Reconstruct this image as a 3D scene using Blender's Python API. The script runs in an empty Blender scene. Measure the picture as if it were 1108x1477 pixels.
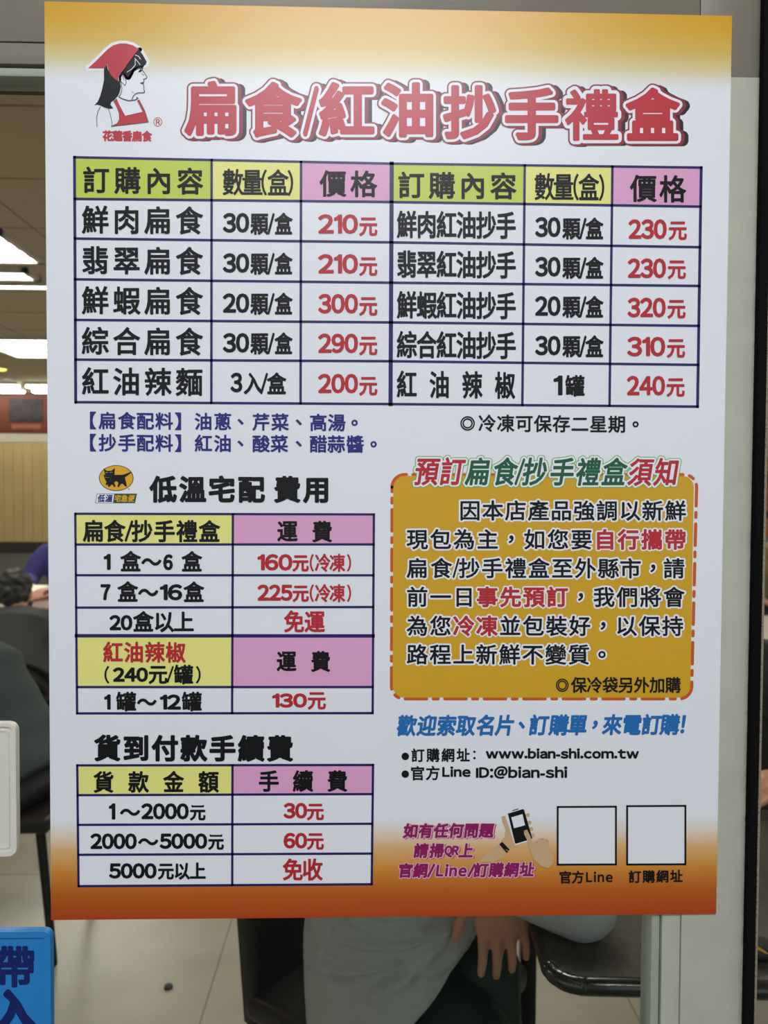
import bpy, bmesh, math, random
import numpy as np
from mathutils import Vector, Matrix
from mathutils.geometry import tessellate_polygon, delaunay_2d_cdt

# ------------------------------------------------------------------ camera, world, exposure
SC = bpy.context.scene
COL = SC.collection
F_PX = 1110.0
YAW, PITCH, ROLL = -.0257, -.0288, -.0051
CAM = np.array([-.0224, -.6824, 1.45])

def rot(yaw, pitch, roll):
    cx, sx, cy, sy, cz, sz = (math.cos(pitch), math.sin(pitch), math.cos(roll),
                              math.sin(roll), math.cos(yaw), math.sin(yaw))
    Rx = np.array([[1, 0, 0], [0, cx, -sx], [0, sx, cx]])
    Ry = np.array([[cy, 0, sy], [0, 1, 0], [-sy, 0, cy]])
    Rz = np.array([[cz, -sz, 0], [sz, cz, 0], [0, 0, 1]])
    return Rz @ Rx @ Ry
RC = rot(YAW, PITCH, ROLL)

cam = bpy.data.cameras.new('camera')
cam.sensor_fit = 'HORIZONTAL'
cam.sensor_width = 36
cam.lens = 36 * F_PX / 1108
cam.clip_start = .01
cam.dof.use_dof = True
cam.dof.focus_distance = .69
cam.dof.aperture_fstop = 12.0
camo = bpy.data.objects.new('camera', cam)
COL.objects.link(camo)
camo.matrix_world = Matrix(((RC[0, 0], RC[0, 2], -RC[0, 1], CAM[0]),
                            (RC[1, 0], RC[1, 2], -RC[1, 1], CAM[1]),
                            (RC[2, 0], RC[2, 2], -RC[2, 1], CAM[2]),
                            (0, 0, 0, 1)))
SC.camera = camo

world = bpy.data.worlds.new('street_sky')
SC.world = world
world.use_nodes = True
bg = world.node_tree.nodes['Background']
bg.inputs[0].default_value = (.90, .95, 1.02, 1)
bg.inputs[1].default_value = .75
SC.view_settings.view_transform = 'Standard'
SC.view_settings.look = 'None'
SC.view_settings.gamma = 1
SC.view_settings.use_curve_mapping = False
SC.view_settings.exposure = 0.0
LAMP_STREET = 70.0     # batten under the arcade ceiling
LAMP_ROOM = 14.0        # recessed ceiling lights of the dining room

# ------------------------------------------------------------------ measuring helpers
def W(px, py, Y):
    """point of the vertical plane at depth Y seen at a photo position"""
    d = RC @ np.array([(px - 554) / F_PX, 1, -(py - 738.5) / F_PX])
    return CAM + d * (Y - CAM[1]) / d[1]

def S(c):
    return ((c / 255) / 12.92) if c / 255 <= .04045 else ((c / 255 + .055) / 1.055) ** 2.4

# ------------------------------------------------------------------ materials
def mat(name, rgb, rough=.5, var=0.0, scale=8.0, metal=0.0, spec=None, bump=0.0, coat=0.0):
    m = bpy.data.materials.new(name)
    m.use_nodes = True
    nt = m.node_tree
    b = nt.nodes['Principled BSDF']
    col = (S(rgb[0]), S(rgb[1]), S(rgb[2]), 1)
    b.inputs['Base Color'].default_value = col
    b.inputs['Roughness'].default_value = rough
    b.inputs['Metallic'].default_value = metal
    if coat:
        b.inputs['Coat Weight'].default_value = coat
    if spec is not None:
        b.inputs['Specular IOR Level'].default_value = spec
    if var or bump:
        tc = nt.nodes.new('ShaderNodeTexCoord')
        n = nt.nodes.new('ShaderNodeTexNoise')
        n.inputs['Scale'].default_value = scale
        n.inputs['Detail'].default_value = 5
        nt.links.new(tc.outputs['Object'], n.inputs['Vector'])
        if var:
            r = nt.nodes.new('ShaderNodeValToRGB')
            r.color_ramp.elements[0].position = .3
            r.color_ramp.elements[1].position = .7
            r.color_ramp.elements[0].color = tuple(max(0, c * (1 - var)) for c in col[:3]) + (1,)
            r.color_ramp.elements[1].color = tuple(min(1, c * (1 + var)) for c in col[:3]) + (1,)
            nt.links.new(n.outputs['Fac'], r.inputs['Fac'])
            nt.links.new(r.outputs['Color'], b.inputs['Base Color'])
        if bump:
            bp = nt.nodes.new('ShaderNodeBump')
            bp.inputs['Strength'].default_value = bump
            bp.inputs['Distance'].default_value = .002
            nt.links.new(n.outputs['Fac'], bp.inputs['Height'])
            nt.links.new(bp.outputs['Normal'], b.inputs['Normal'])
    return m

def emis(name, rgb, strength):
    m = bpy.data.materials.new(name)
    m.use_nodes = True
    nt = m.node_tree
    nt.nodes.remove(nt.nodes['Principled BSDF'])
    e = nt.nodes.new('ShaderNodeEmission')
    e.inputs[0].default_value = (S(rgb[0]), S(rgb[1]), S(rgb[2]), 1)
    e.inputs[1].default_value = strength
    nt.links.new(e.outputs[0], nt.nodes['Material Output'].inputs[0])
    return m

def glass_mat(name, tint=(.90, .92, .89)):
    m = bpy.data.materials.new(name)
    m.use_nodes = True
    nt = m.node_tree
    nt.nodes.remove(nt.nodes['Principled BSDF'])
    t = nt.nodes.new('ShaderNodeBsdfTransparent')
    t.inputs[0].default_value = tint + (1,)
    g = nt.nodes.new('ShaderNodeBsdfGlossy')
    g.inputs['Roughness'].default_value = .01
    fr = nt.nodes.new('ShaderNodeFresnel')
    fr.inputs[0].default_value = 1.25
    mx = nt.nodes.new('ShaderNodeMixShader')
    ge = nt.nodes.new('ShaderNodeNewGeometry')          # reflect at the outer faces only: no total reflection inside the thin sheet
    ma = nt.nodes.new('ShaderNodeMath'); ma.operation = 'SUBTRACT'; ma.use_clamp = True
    nt.links.new(fr.outputs[0], ma.inputs[0]); nt.links.new(ge.outputs['Backfacing'], ma.inputs[1])
    nt.links.new(ma.outputs[0], mx.inputs[0])
    nt.links.new(t.outputs[0], mx.inputs[1])
    nt.links.new(g.outputs[0], mx.inputs[2])
    nt.links.new(mx.outputs[0], nt.nodes['Material Output'].inputs[0])
    return m

# ------------------------------------------------------------------ object helpers
def tag(o, label=None, cat=None, group=None, kind=None):
    if label: o['label'] = label
    if cat: o['category'] = cat
    if group: o['group'] = group
    if kind: o['kind'] = kind
    return o

def empty(name, loc=(0, 0, 0), rz=0.0, label=None, cat=None, group=None, kind=None):
    o = bpy.data.objects.new(name, None)
    o.empty_display_size = .05
    o.location = loc
    o.rotation_euler = (0, 0, rz)
    COL.objects.link(o)
    return tag(o, label, cat, group, kind)

def offset_of(p):
    v = Vector((0, 0, 0))
    while p is not None:
        v += p.location
        p = p.parent
    return v

def mesh_obj(name, verts, faces, mats, idx=None, parent=None, smooth=False):
    """verts in place coordinates; shifted to the parent's origin"""
    if not isinstance(mats, (list, tuple)): mats = [mats]
    me = bpy.data.meshes.new(name)
    V = np.array(verts, dtype=float).reshape(-1, 3)
    if parent is not None: V = V - np.array(offset_of(parent))
    me.from_pydata([tuple(v) for v in V], [], [tuple(f) for f in faces])
    for m in mats: me.materials.append(m)
    if idx is not None:
        me.polygons.foreach_set('material_index', np.array(idx, dtype=np.int32))
    if smooth:
        me.polygons.foreach_set('use_smooth', np.ones(len(me.polygons), dtype=bool))
    me.update()
    o = bpy.data.objects.new(name, me)
    COL.objects.link(o)
    if parent is not None: o.parent = parent
    return o

class MB:
    """collects solid shapes and links them as one mesh object"""
    def __init__(self):
        self.bm = bmesh.new()
    def _xf(self, vs, M):
        bmesh.ops.transform(self.bm, matrix=M, verts=vs)
    def box(self, c, s, bevel=0.0, rz=0.0, seg=2, rx=0.0):
        r = bmesh.ops.create_cube(self.bm, size=1)
        vs = r['verts']
        self._xf(vs, Matrix.Diagonal((s[0], s[1], s[2], 1)))
        if bevel:
            es = list({e for v in vs for e in v.link_edges})
            rr = bmesh.ops.bevel(self.bm, geom=es, offset=bevel, segments=seg, affect='EDGES', profile=.5)
            vs = list({v for f in rr['faces'] for v in f.verts} | {v for v in vs if v.is_valid})
        self._xf(vs, Matrix.Translation(Vector(c)) @ Matrix.Rotation(rz, 4, 'Z') @ Matrix.Rotation(rx, 4, 'X'))
        return self
    def span(self, x0, x1, y0, y1, z0, z1, bevel=0.0):
        return self.box(((x0+x1)/2, (y0+y1)/2, (z0+z1)/2), (x1-x0, y1-y0, z1-z0), bevel)
    def lathe(self, c, prof, n=24):
        rings = []
        for r, z in prof:
            rings.append([self.bm.verts.new((c[0]+r*math.cos(2*math.pi*i/n), c[1]+r*math.sin(2*math.pi*i/n), c[2]+z)) for i in range(n)])
        for a, b in zip(rings, rings[1:]):
            for i in range(n):
                self.bm.faces.new((a[i], a[(i+1) % n], b[(i+1) % n], b[i]))
        self.bm.faces.new(rings[0][::-1]); self.bm.faces.new(rings[-1])
        return self
    def prism(self, poly, z0, z1):
        """outline in x, y extruded in z"""
        a = [self.bm.verts.new((p[0], p[1], z0)) for p in poly]
        b = [self.bm.verts.new((p[0], p[1], z1)) for p in poly]
        n = len(poly)
        self.bm.faces.new(a[::-1]); self.bm.faces.new(b)
        for i in range(n): self.bm.faces.new((a[i], a[(i+1) % n], b[(i+1) % n], b[i]))
        return self
    def prism_y(self, poly, y0, y1):
        """outline in x, z extruded in y"""
        a = [self.bm.verts.new((p[0], y0, p[1])) for p in poly]
        b = [self.bm.verts.new((p[0], y1, p[1])) for p in poly]
        n = len(poly)
        self.bm.faces.new(a); self.bm.faces.new(b[::-1])
        for i in range(n): self.bm.faces.new((b[i], b[(i+1) % n], a[(i+1) % n], a[i]))
        return self
    def cap(self, a, b, ra, rb, n=14, flat=False):
        a, b = Vector(a), Vector(b)
        d = b - a
        L = d.length
        q = Vector((0, 0, 1)).rotation_difference(d.normalized()) if L > 1e-6 else Matrix.Identity(3).to_quaternion()
        prof = []
        if flat:
            prof = [(ra, 0), (rb, L)]
        else:
            for k in range(1, 6): t = math.pi/2*k/5; prof.append((ra*math.sin(t), -ra*math.cos(t)))
            for k in range(0, 5): t = math.pi/2*k/5; prof.append((rb*math.cos(t), L+rb*math.sin(t)))
        rings = []
        for r, z in prof:
            rings.append([self.bm.verts.new(a + q @ Vector((r*math.cos(2*math.pi*i/n), r*math.sin(2*math.pi*i/n), z))) for i in range(n)])
        for p, s in zip(rings, rings[1:]):
            for i in range(n): self.bm.faces.new((p[i], p[(i+1) % n], s[(i+1) % n], s[i]))
        self.bm.faces.new(rings[0][::-1]); self.bm.faces.new(rings[-1])
        return self
    def tube(self, pts, r, n=10):
        for a, b in zip(pts, pts[1:]): self.cap(a, b, r, r, n)
        return self
    def ell(self, c, ax, ay, az, nu=20, nv=12):
        c, ax, ay, az = Vector(c), Vector(ax), Vector(ay), Vector(az)
        rings = []
        for j in range(1, nv):
            t = math.pi*j/nv
            rings.append([self.bm.verts.new(c + (ax*math.cos(2*math.pi*i/nu)+ay*math.sin(2*math.pi*i/nu))*math.sin(t) - az*math.cos(t)) for i in range(nu)])
        bot = self.bm.verts.new(c-az); top = self.bm.verts.new(c+az)
        for p, s in zip(rings, rings[1:]):
            for i in range(nu): self.bm.faces.new((p[i], p[(i+1) % nu], s[(i+1) % nu], s[i]))
        for i in range(nu):
            self.bm.faces.new((bot, rings[0][(i+1) % nu], rings[0][i]))
            self.bm.faces.new((top, rings[-1][i], rings[-1][(i+1) % nu]))
        return self
    def loft(self, secs, n=28, power=2.0):
        """closed skin through (centre, half-axis a, half-axis b) rings"""
        rings = []
        for c, a, b in secs:
            c, a, b = Vector(c), Vector(a), Vector(b)
            ring = []
            for i in range(n):
                t = 2*math.pi*i/n
                u, v = math.cos(t), math.sin(t)
                e = 2/power
                ring.append(self.bm.verts.new(c + a*math.copysign(abs(u)**e, u) + b*math.copysign(abs(v)**e, v)))
            rings.append(ring)
        for p, s in zip(rings, rings[1:]):
            for i in range(n): self.bm.faces.new((p[i], p[(i+1) % n], s[(i+1) % n], s[i]))
        self.bm.faces.new(rings[0][::-1]); self.bm.faces.new(rings[-1])
        return self
    def build(self, name, m, parent=None, smooth=False, auto=True):
        bmesh.ops.recalc_face_normals(self.bm, faces=self.bm.faces)
        me = bpy.data.meshes.new(name)
        if parent is not None:
            bmesh.ops.translate(self.bm, vec=-offset_of(parent), verts=self.bm.verts)
        self.bm.to_mesh(me); self.bm.free()
        me.materials.append(m)
        if smooth:
            me.polygons.foreach_set('use_smooth', np.ones(len(me.polygons), dtype=bool))
            if auto:
                me.set_sharp_from_angle(angle=math.radians(40))
        o = bpy.data.objects.new(name, me)
        COL.objects.link(o)
        if parent is not None: o.parent = parent
        return o
    def remesh(self, name, m, parent=None, voxel=.006, smooth_it=4, disp=None):
        """fuse all the shapes into one continuous skin"""
        bmesh.ops.recalc_face_normals(self.bm, faces=self.bm.faces)
        me = bpy.data.meshes.new('tmp'); self.bm.to_mesh(me); self.bm.free()
        t = bpy.data.objects.new('tmp', me); COL.objects.link(t)
        r = t.modifiers.new('r', 'REMESH'); r.mode = 'VOXEL'; r.voxel_size = voxel
        if smooth_it:
            s = t.modifiers.new('s', 'SMOOTH'); s.factor = .5; s.iterations = smooth_it
        dg = bpy.context.evaluated_depsgraph_get(); dg.update()
        me2 = bpy.data.meshes.new_from_object(t.evaluated_get(dg), depsgraph=dg)
        bpy.data.objects.remove(t); bpy.data.meshes.remove(me)
        n = len(me2.vertices)
        co = np.empty(n*3); me2.vertices.foreach_get('co', co); co = co.reshape(-1, 3)
        if disp is not None:
            no = np.empty(n*3); me2.vertices.foreach_get('normal', no); no = no.reshape(-1, 3)
            co = co + no*disp(co)[:, None]
        if parent is not None: co = co - np.array(offset_of(parent))
        me2.vertices.foreach_set('co', co.ravel())
        me2.polygons.foreach_set('use_smooth', np.ones(len(me2.polygons), dtype=bool))
        me2.materials.clear(); me2.materials.append(m)
        me2.update(); me2.name = name
        o = bpy.data.objects.new(name, me2); COL.objects.link(o)
        if parent is not None: o.parent = parent
        return o

def copy_tree(o, parent=None):
    c = o.copy(); COL.objects.link(c)
    if parent is not None: c.parent = parent
    for ch in list(o.children): copy_tree(ch, c)
    return c

# ------------------------------------------------------------------ the setting
M_paint = mat('cream_aluminium', (180, 182, 163), .38, .05, 30)
M_rail = mat('warm_grey_aluminium', (122, 116, 100), .42, .04, 12)
M_gasket = mat('pale_green_gasket', (158, 166, 150), .4)
M_groove = mat('dark_groove', (84, 82, 62), .6)
M_pile = mat('black_pile', (11, 10, 9), .95, spec=.15)
M_glass = glass_mat('window_glass')
M_ceil = mat('ceiling_board', (206, 194, 168), .9, .05, 2)
M_wall = mat('white_wall', (205, 196, 178), .8, .03, 3)
M_soffit = mat('arcade_ceiling', (120, 112, 98), .8, .05, 1)
M_pave = mat('pavement', (120, 118, 112), .9, .15, 6)
M_beige = mat('beige_laminate', (206, 184, 128), .45, .06, 4)
M_whitetrim = mat('white_trim', (205, 200, 188), .5)
M_darkwood = mat('dark_brown_wood', (46, 26, 18), .5, .2, 10)
M_greywall = mat('grey_panel', (118, 117, 110), .7, .08, 3)
M_orange = mat('orange_timber', (178, 104, 34), .45, .25, 5)
M_redbrown = mat('red_brown_board', (104, 44, 20), .5, .2, 4)

def tile_floor():
    m = bpy.data.materials.new('floor_tiles'); m.use_nodes = True
    nt = m.node_tree; b = nt.nodes['Principled BSDF']
    tc = nt.nodes.new('ShaderNodeTexCoord')
    mp = nt.nodes.new('ShaderNodeMapping'); mp.inputs['Location'].default_value = (.4625, -1.0, 0)
    br = nt.nodes.new('ShaderNodeTexBrick'); br.offset = 0; br.squash = 1
    br.inputs['Scale'].default_value = 1
    br.inputs['Brick Width'].default_value = .6; br.inputs['Row Height'].default_value = 1.2
    br.inputs['Mortar Size'].default_value = .0022; br.inputs['Mortar Smooth'].default_value = .2
    c = (S(158), S(153), S(139), 1)
    br.inputs['Color1'].default_value = c
    br.inputs['Color2'].default_value = (S(154), S(149), S(135), 1)
    br.inputs['Mortar'].default_value = (S(100), S(93), S(80), 1)
    nz = nt.nodes.new('ShaderNodeTexNoise'); nz.inputs['Scale'].default_value = 5; nz.inputs['Detail'].default_value = 6
    mx = nt.nodes.new('ShaderNodeMix'); mx.data_type = 'RGBA'; mx.blend_type = 'MULTIPLY'
    rp = nt.nodes.new('ShaderNodeValToRGB')
    rp.color_ramp.elements[0].position = .3; rp.color_ramp.elements[0].color = (.86, .85, .83, 1)
    rp.color_ramp.elements[1].position = .6; rp.color_ramp.elements[1].color = (1, 1, 1, 1)
    nt.links.new(tc.outputs['Object'], mp.inputs['Vector']); nt.links.new(mp.outputs[0], br.inputs['Vector'])
    nt.links.new(tc.outputs['Object'], nz.inputs['Vector']); nt.links.new(nz.outputs['Fac'], rp.inputs[0])
    mx.inputs[0].default_value = 1
    nt.links.new(br.outputs['Color'], mx.inputs[6]); nt.links.new(rp.outputs[0], mx.inputs[7])
    nt.links.new(mx.outputs[2], b.inputs['Base Color'])
    b.inputs['Roughness'].default_value = .30
    return m
M_floor = tile_floor()

RX0, RX1, RY1, RZ = -6.2, 6.6, 9.3, 2.7
def struct(name, mb, m, parent=None, smooth=False):
    o = mb.build(name, m, parent, smooth)
    if parent is None: tag(o, kind='structure')
    return o

struct('floor', MB().span(RX0, RX1, .03, RY1, -.1, 0), M_floor)
# ceiling board with drawn joints
cm = MB().span(RX0, RX1, .06, RY1, RZ, RZ + .1)
struct('ceiling', cm, M_ceil)
cj = MB()
for k in range(-5, 6):
    cj.span(k*1.2 - .42 - .003, k*1.2 - .42 + .003, .1, RY1 - .02, RZ - .002, RZ + .002)
for k in range(1, 16):
    cj.span(RX0 + .02, RX1 - .02, k*.6 + .1 - .003, k*.6 + .1 + .003, RZ - .002, RZ + .002)
struct('trim_1', cj, mat('ceiling_joint', (150, 138, 114), .9))
struct('wall_left', MB().span(RX0 - .1, RX0, 0, RY1, 0, RZ), M_wall)
struct('wall_right', MB().span(RX1, RX1 + .1, 0, RY1, 0, RZ), M_wall)
struct('wall_back', MB().span(RX0, RX1, RY1, RY1 + .1, 0, RZ), M_wall)
fw = MB()
fw.span(RX0, -1.16, -.01, .06, 0, 3.0).span(1.56, RX1, -.01, .06, 0, 3.0).span(-1.16, 1.56, -.01, .06, 2.02, 3.0)
struct('wall_front', fw, mat('facade_plaster', (170, 165, 152), .8, .06, 2))
struct('ceiling_arcade', MB().span(RX0, RX1, -3.4, -.01, 3.0, 3.1), M_soffit)
struct('floor_pavement', MB().span(RX0, RX1, -9, .03, -.12, -.02), M_pave)

# back wall panelling, seen through the glass
struct('trim_2', MB().span(RX0, 2.6, RY1 - .05, RY1 - .002, 2.03, 2.14, .004), M_whitetrim)
bp = MB()
x = RX0 + .01
while x < 2.55:
    bp.span(x, x + .118, RY1 - .045, RY1 - .002, .76, 2.03, .004); x += .121
struct('trim_3', bp, M_beige)
struct('trim_4', MB().span(RX0, 2.6, RY1 - .06, RY1 - .002, .62, .76, .004), M_darkwood)
struct('baseboard_back', MB().span(RX0, RX1, RY1 - .04, RY1 - .001, 0, .62), M_greywall)
ob = MB()
z = .86
for k in range(9):
    ob.span(2.62, RX1 - .01, RY1 - .05 + .004*(k % 2), RY1 - .002, z, z + .112, .004); z += .117
struct('trim_5', ob, M_orange)
struct('trim_6', MB().span(2.62, RX1 - .01, RY1 - .07, RY1 - .002, 1.925, 1.98, .004), M_whitetrim)
struct('trim_7', MB().span(2.62, RX1 - .01, RY1 - .05, RY1 - .002, .64, .855, .004), M_greywall)

# ------------------------------------------------------------------ sliding glass doors
d1 = empty('door_1', (0, 0, 0), kind='structure')
p = lambda px, py: W(px, py, 0)
xs0, xs1 = .2419, .3269
# stile: pale gasket, groove, narrow bevelled bead and the broad flat
MB().span(xs0, .2497, .0035, .030, .12, 1.807, .0015).build('gasket', M_gasket, d1, True)
MB().span(.2497, .2516, .008, .030, .12, 1.807).build('groove', M_groove, d1)
st = MB()
st.span(.2514, .2685, .0030, .034, .0, 1.8145, .0012)
st.span(.2690, xs1, .0020, .034, .0, 1.8172, .0004)
st.build('stile', M_paint, d1, True)
rl = MB()
rl.span(-1.16, .2722, .0020, .05, 1.8357, 2.02, .0008)
rl.span(-1.16, .2722, .0026, .05, 1.8170, 1.8351, .0008)
rl.span(.2727, .3262, .0020, .05, 1.8172, 2.02, .0004)
rl.build('top_rail', M_rail, d1, True)
MB().span(-1.10, .2419, .0105, .05, 1.8140, 1.8172).build('rail_groove', M_groove, d1)
MB().span(-1.10, .2419, .0035, .030, 1.8069, 1.8142, .0012).build('rail_gasket', M_gasket, d1, True)
MB().span(-1.10, .2419, .0020, .034, 0, .12, .002).build('bottom_rail', M_paint, d1, True)
MB().span(-1.16, -1.09, .0020, .034, .0, 1.8145, .002).build('stile', M_paint, d1, True)
MB().span(-1.09, .2450, .012, .018, .12, 1.81).build('pane', M_glass, d1)
# black pile strip along the edge of the stile, with loose bristles
MB().span(.3262, .3355, -.004, .03, .0, 2.02, .002).build('pile_strip', M_pile, d1, True)
random.seed(4)
bv, bf = [], []
for i in range(5200):
    z = random.uniform(.9, 1.95); L = random.uniform(.001, .0048); s = random.choice((-1, -1, 1))
    x0 = .3270 if s < 0 else .3347
    y = random.uniform(-.0042, -.001); dz = random.uniform(-.0012, .0012); w = .00016
    k = len(bv)
    bv += [(x0, y, z-w), (x0, y, z+w), (x0+s*L*(1 if s < 0 else .45), y-.0006, z+dz), (x0, y+.0004, z)]
    bf += [(k, k+1, k+2), (k+1, k+3, k+2), (k+3, k, k+2)]
tag(mesh_obj('bristles', bv, bf, M_pile, parent=d1), kind='stuff')

d2 = empty('door_2', (0.9, .04, 0), kind='structure')
MB().span(.3592, 1.50, .040, .046, .1, 1.90).build('pane', M_glass, d2)
MB().span(.3568, .3592, .0385, .047, .1, 1.90).build('edge_strip', mat('pale_edge', (150, 140, 120), .4), d2)
MB().span(1.48, 1.56, .034, .06, 0, 2.02, .002).build('stile', M_paint, d2, True)
MB().span(.3592, 1.50, .034, .06, 0, .1, .002).build('bottom_rail', M_paint, d2, True)
MB().span(.3592, 1.50, .034, .06, 1.90, 2.02, .002).build('top_rail', M_rail, d2, True)

# ------------------------------------------------------------------ lettering engine (flat print measured in photo pixels)
GC = {}
def glyph(ch):
    if ch in GC: return GC[ch]
    if ch == '\uff11':        # numeral one with a flag and no foot
        V = np.array([(.0, .545), (.0, .61), (.10, .65), (.165, .735), (.25, .735), (.25, 0), (.155, 0), (.155, .585), (.09, .555)])
        tri = tessellate_polygon([[Vector((a, b, 0)) for a, b in V]])
        GC[ch] = (V, [tuple(q) for q in tri], [(i, (i+1) % 9) for i in range(9)])
        return GC[ch]
    c = bpy.data.curves.new('g', 'FONT'); c.body = ch; c.resolution_u = 3
    o = bpy.data.objects.new('g', c); COL.objects.link(o)
    dg = bpy.context.evaluated_depsgraph_get(); dg.update()
    m = bpy.data.meshes.new_from_object(o.evaluated_get(dg), depsgraph=dg)
    V = np.array([(v.co.x, v.co.y) for v in m.vertices]).reshape(-1, 2)
    Fc = [tuple(q.vertices) for q in m.polygons]
    cnt = {}
    for f in Fc:
        for a, b in zip(f, f[1:] + f[:1]):
            k = (min(a, b), max(a, b)); cnt[k] = cnt.get(k, 0) + 1
    E = [k for k, n in cnt.items() if n == 1]
    adv = 0
    bpy.data.objects.remove(o); bpy.data.curves.remove(c); bpy.data.meshes.remove(m)
    GC[ch] = (V, Fc, E)
    return GC[ch]

LAYER = .00012
FUSED = {}
def fuse(V, E, Fc, r, n=8):
    pts = [Vector((float(a[0]), float(a[1]))) for a in V]
    fs = [list(f) for f in Fc]
    used = set()
    for a, b in E:
        p, q = pts[a], pts[b]
        d = q-p
        if d.length < 1e-7: continue
        nn = Vector((-d.y, d.x))/d.length*r
        k = len(pts); pts += [p+nn, q+nn, q-nn, p-nn]
        fs.append([k, k+3, k+2, k+1]); used.add(a); used.add(b)
    for a in used:
        k = len(pts)
        pts += [pts[a] + Vector((r*math.cos(2*math.pi*(i+.5)/n), r*math.sin(2*math.pi*(i+.5)/n)))*1.02 for i in range(n)]
        fs.append(list(range(k, k+n)))
    # every face counter-clockwise, then a constrained triangulation that keeps each covered area once
    out = []
    for f in fs:
        ar = sum(pts[a].x*pts[b].y-pts[b].x*pts[a].y for a, b in zip(f, f[1:]+f[:1]))
        if abs(ar) > 1e-10: out.append(f if ar > 0 else f[::-1])
    v2, e2, f2, ov, oe, of = delaunay_2d_cdt(pts, [], out, 1, 1e-5)
    keep = [tuple(f) for f, o in zip(f2, of) if len(o)]
    return np.array([(a.x, a.y) for a in v2]), keep

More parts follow.
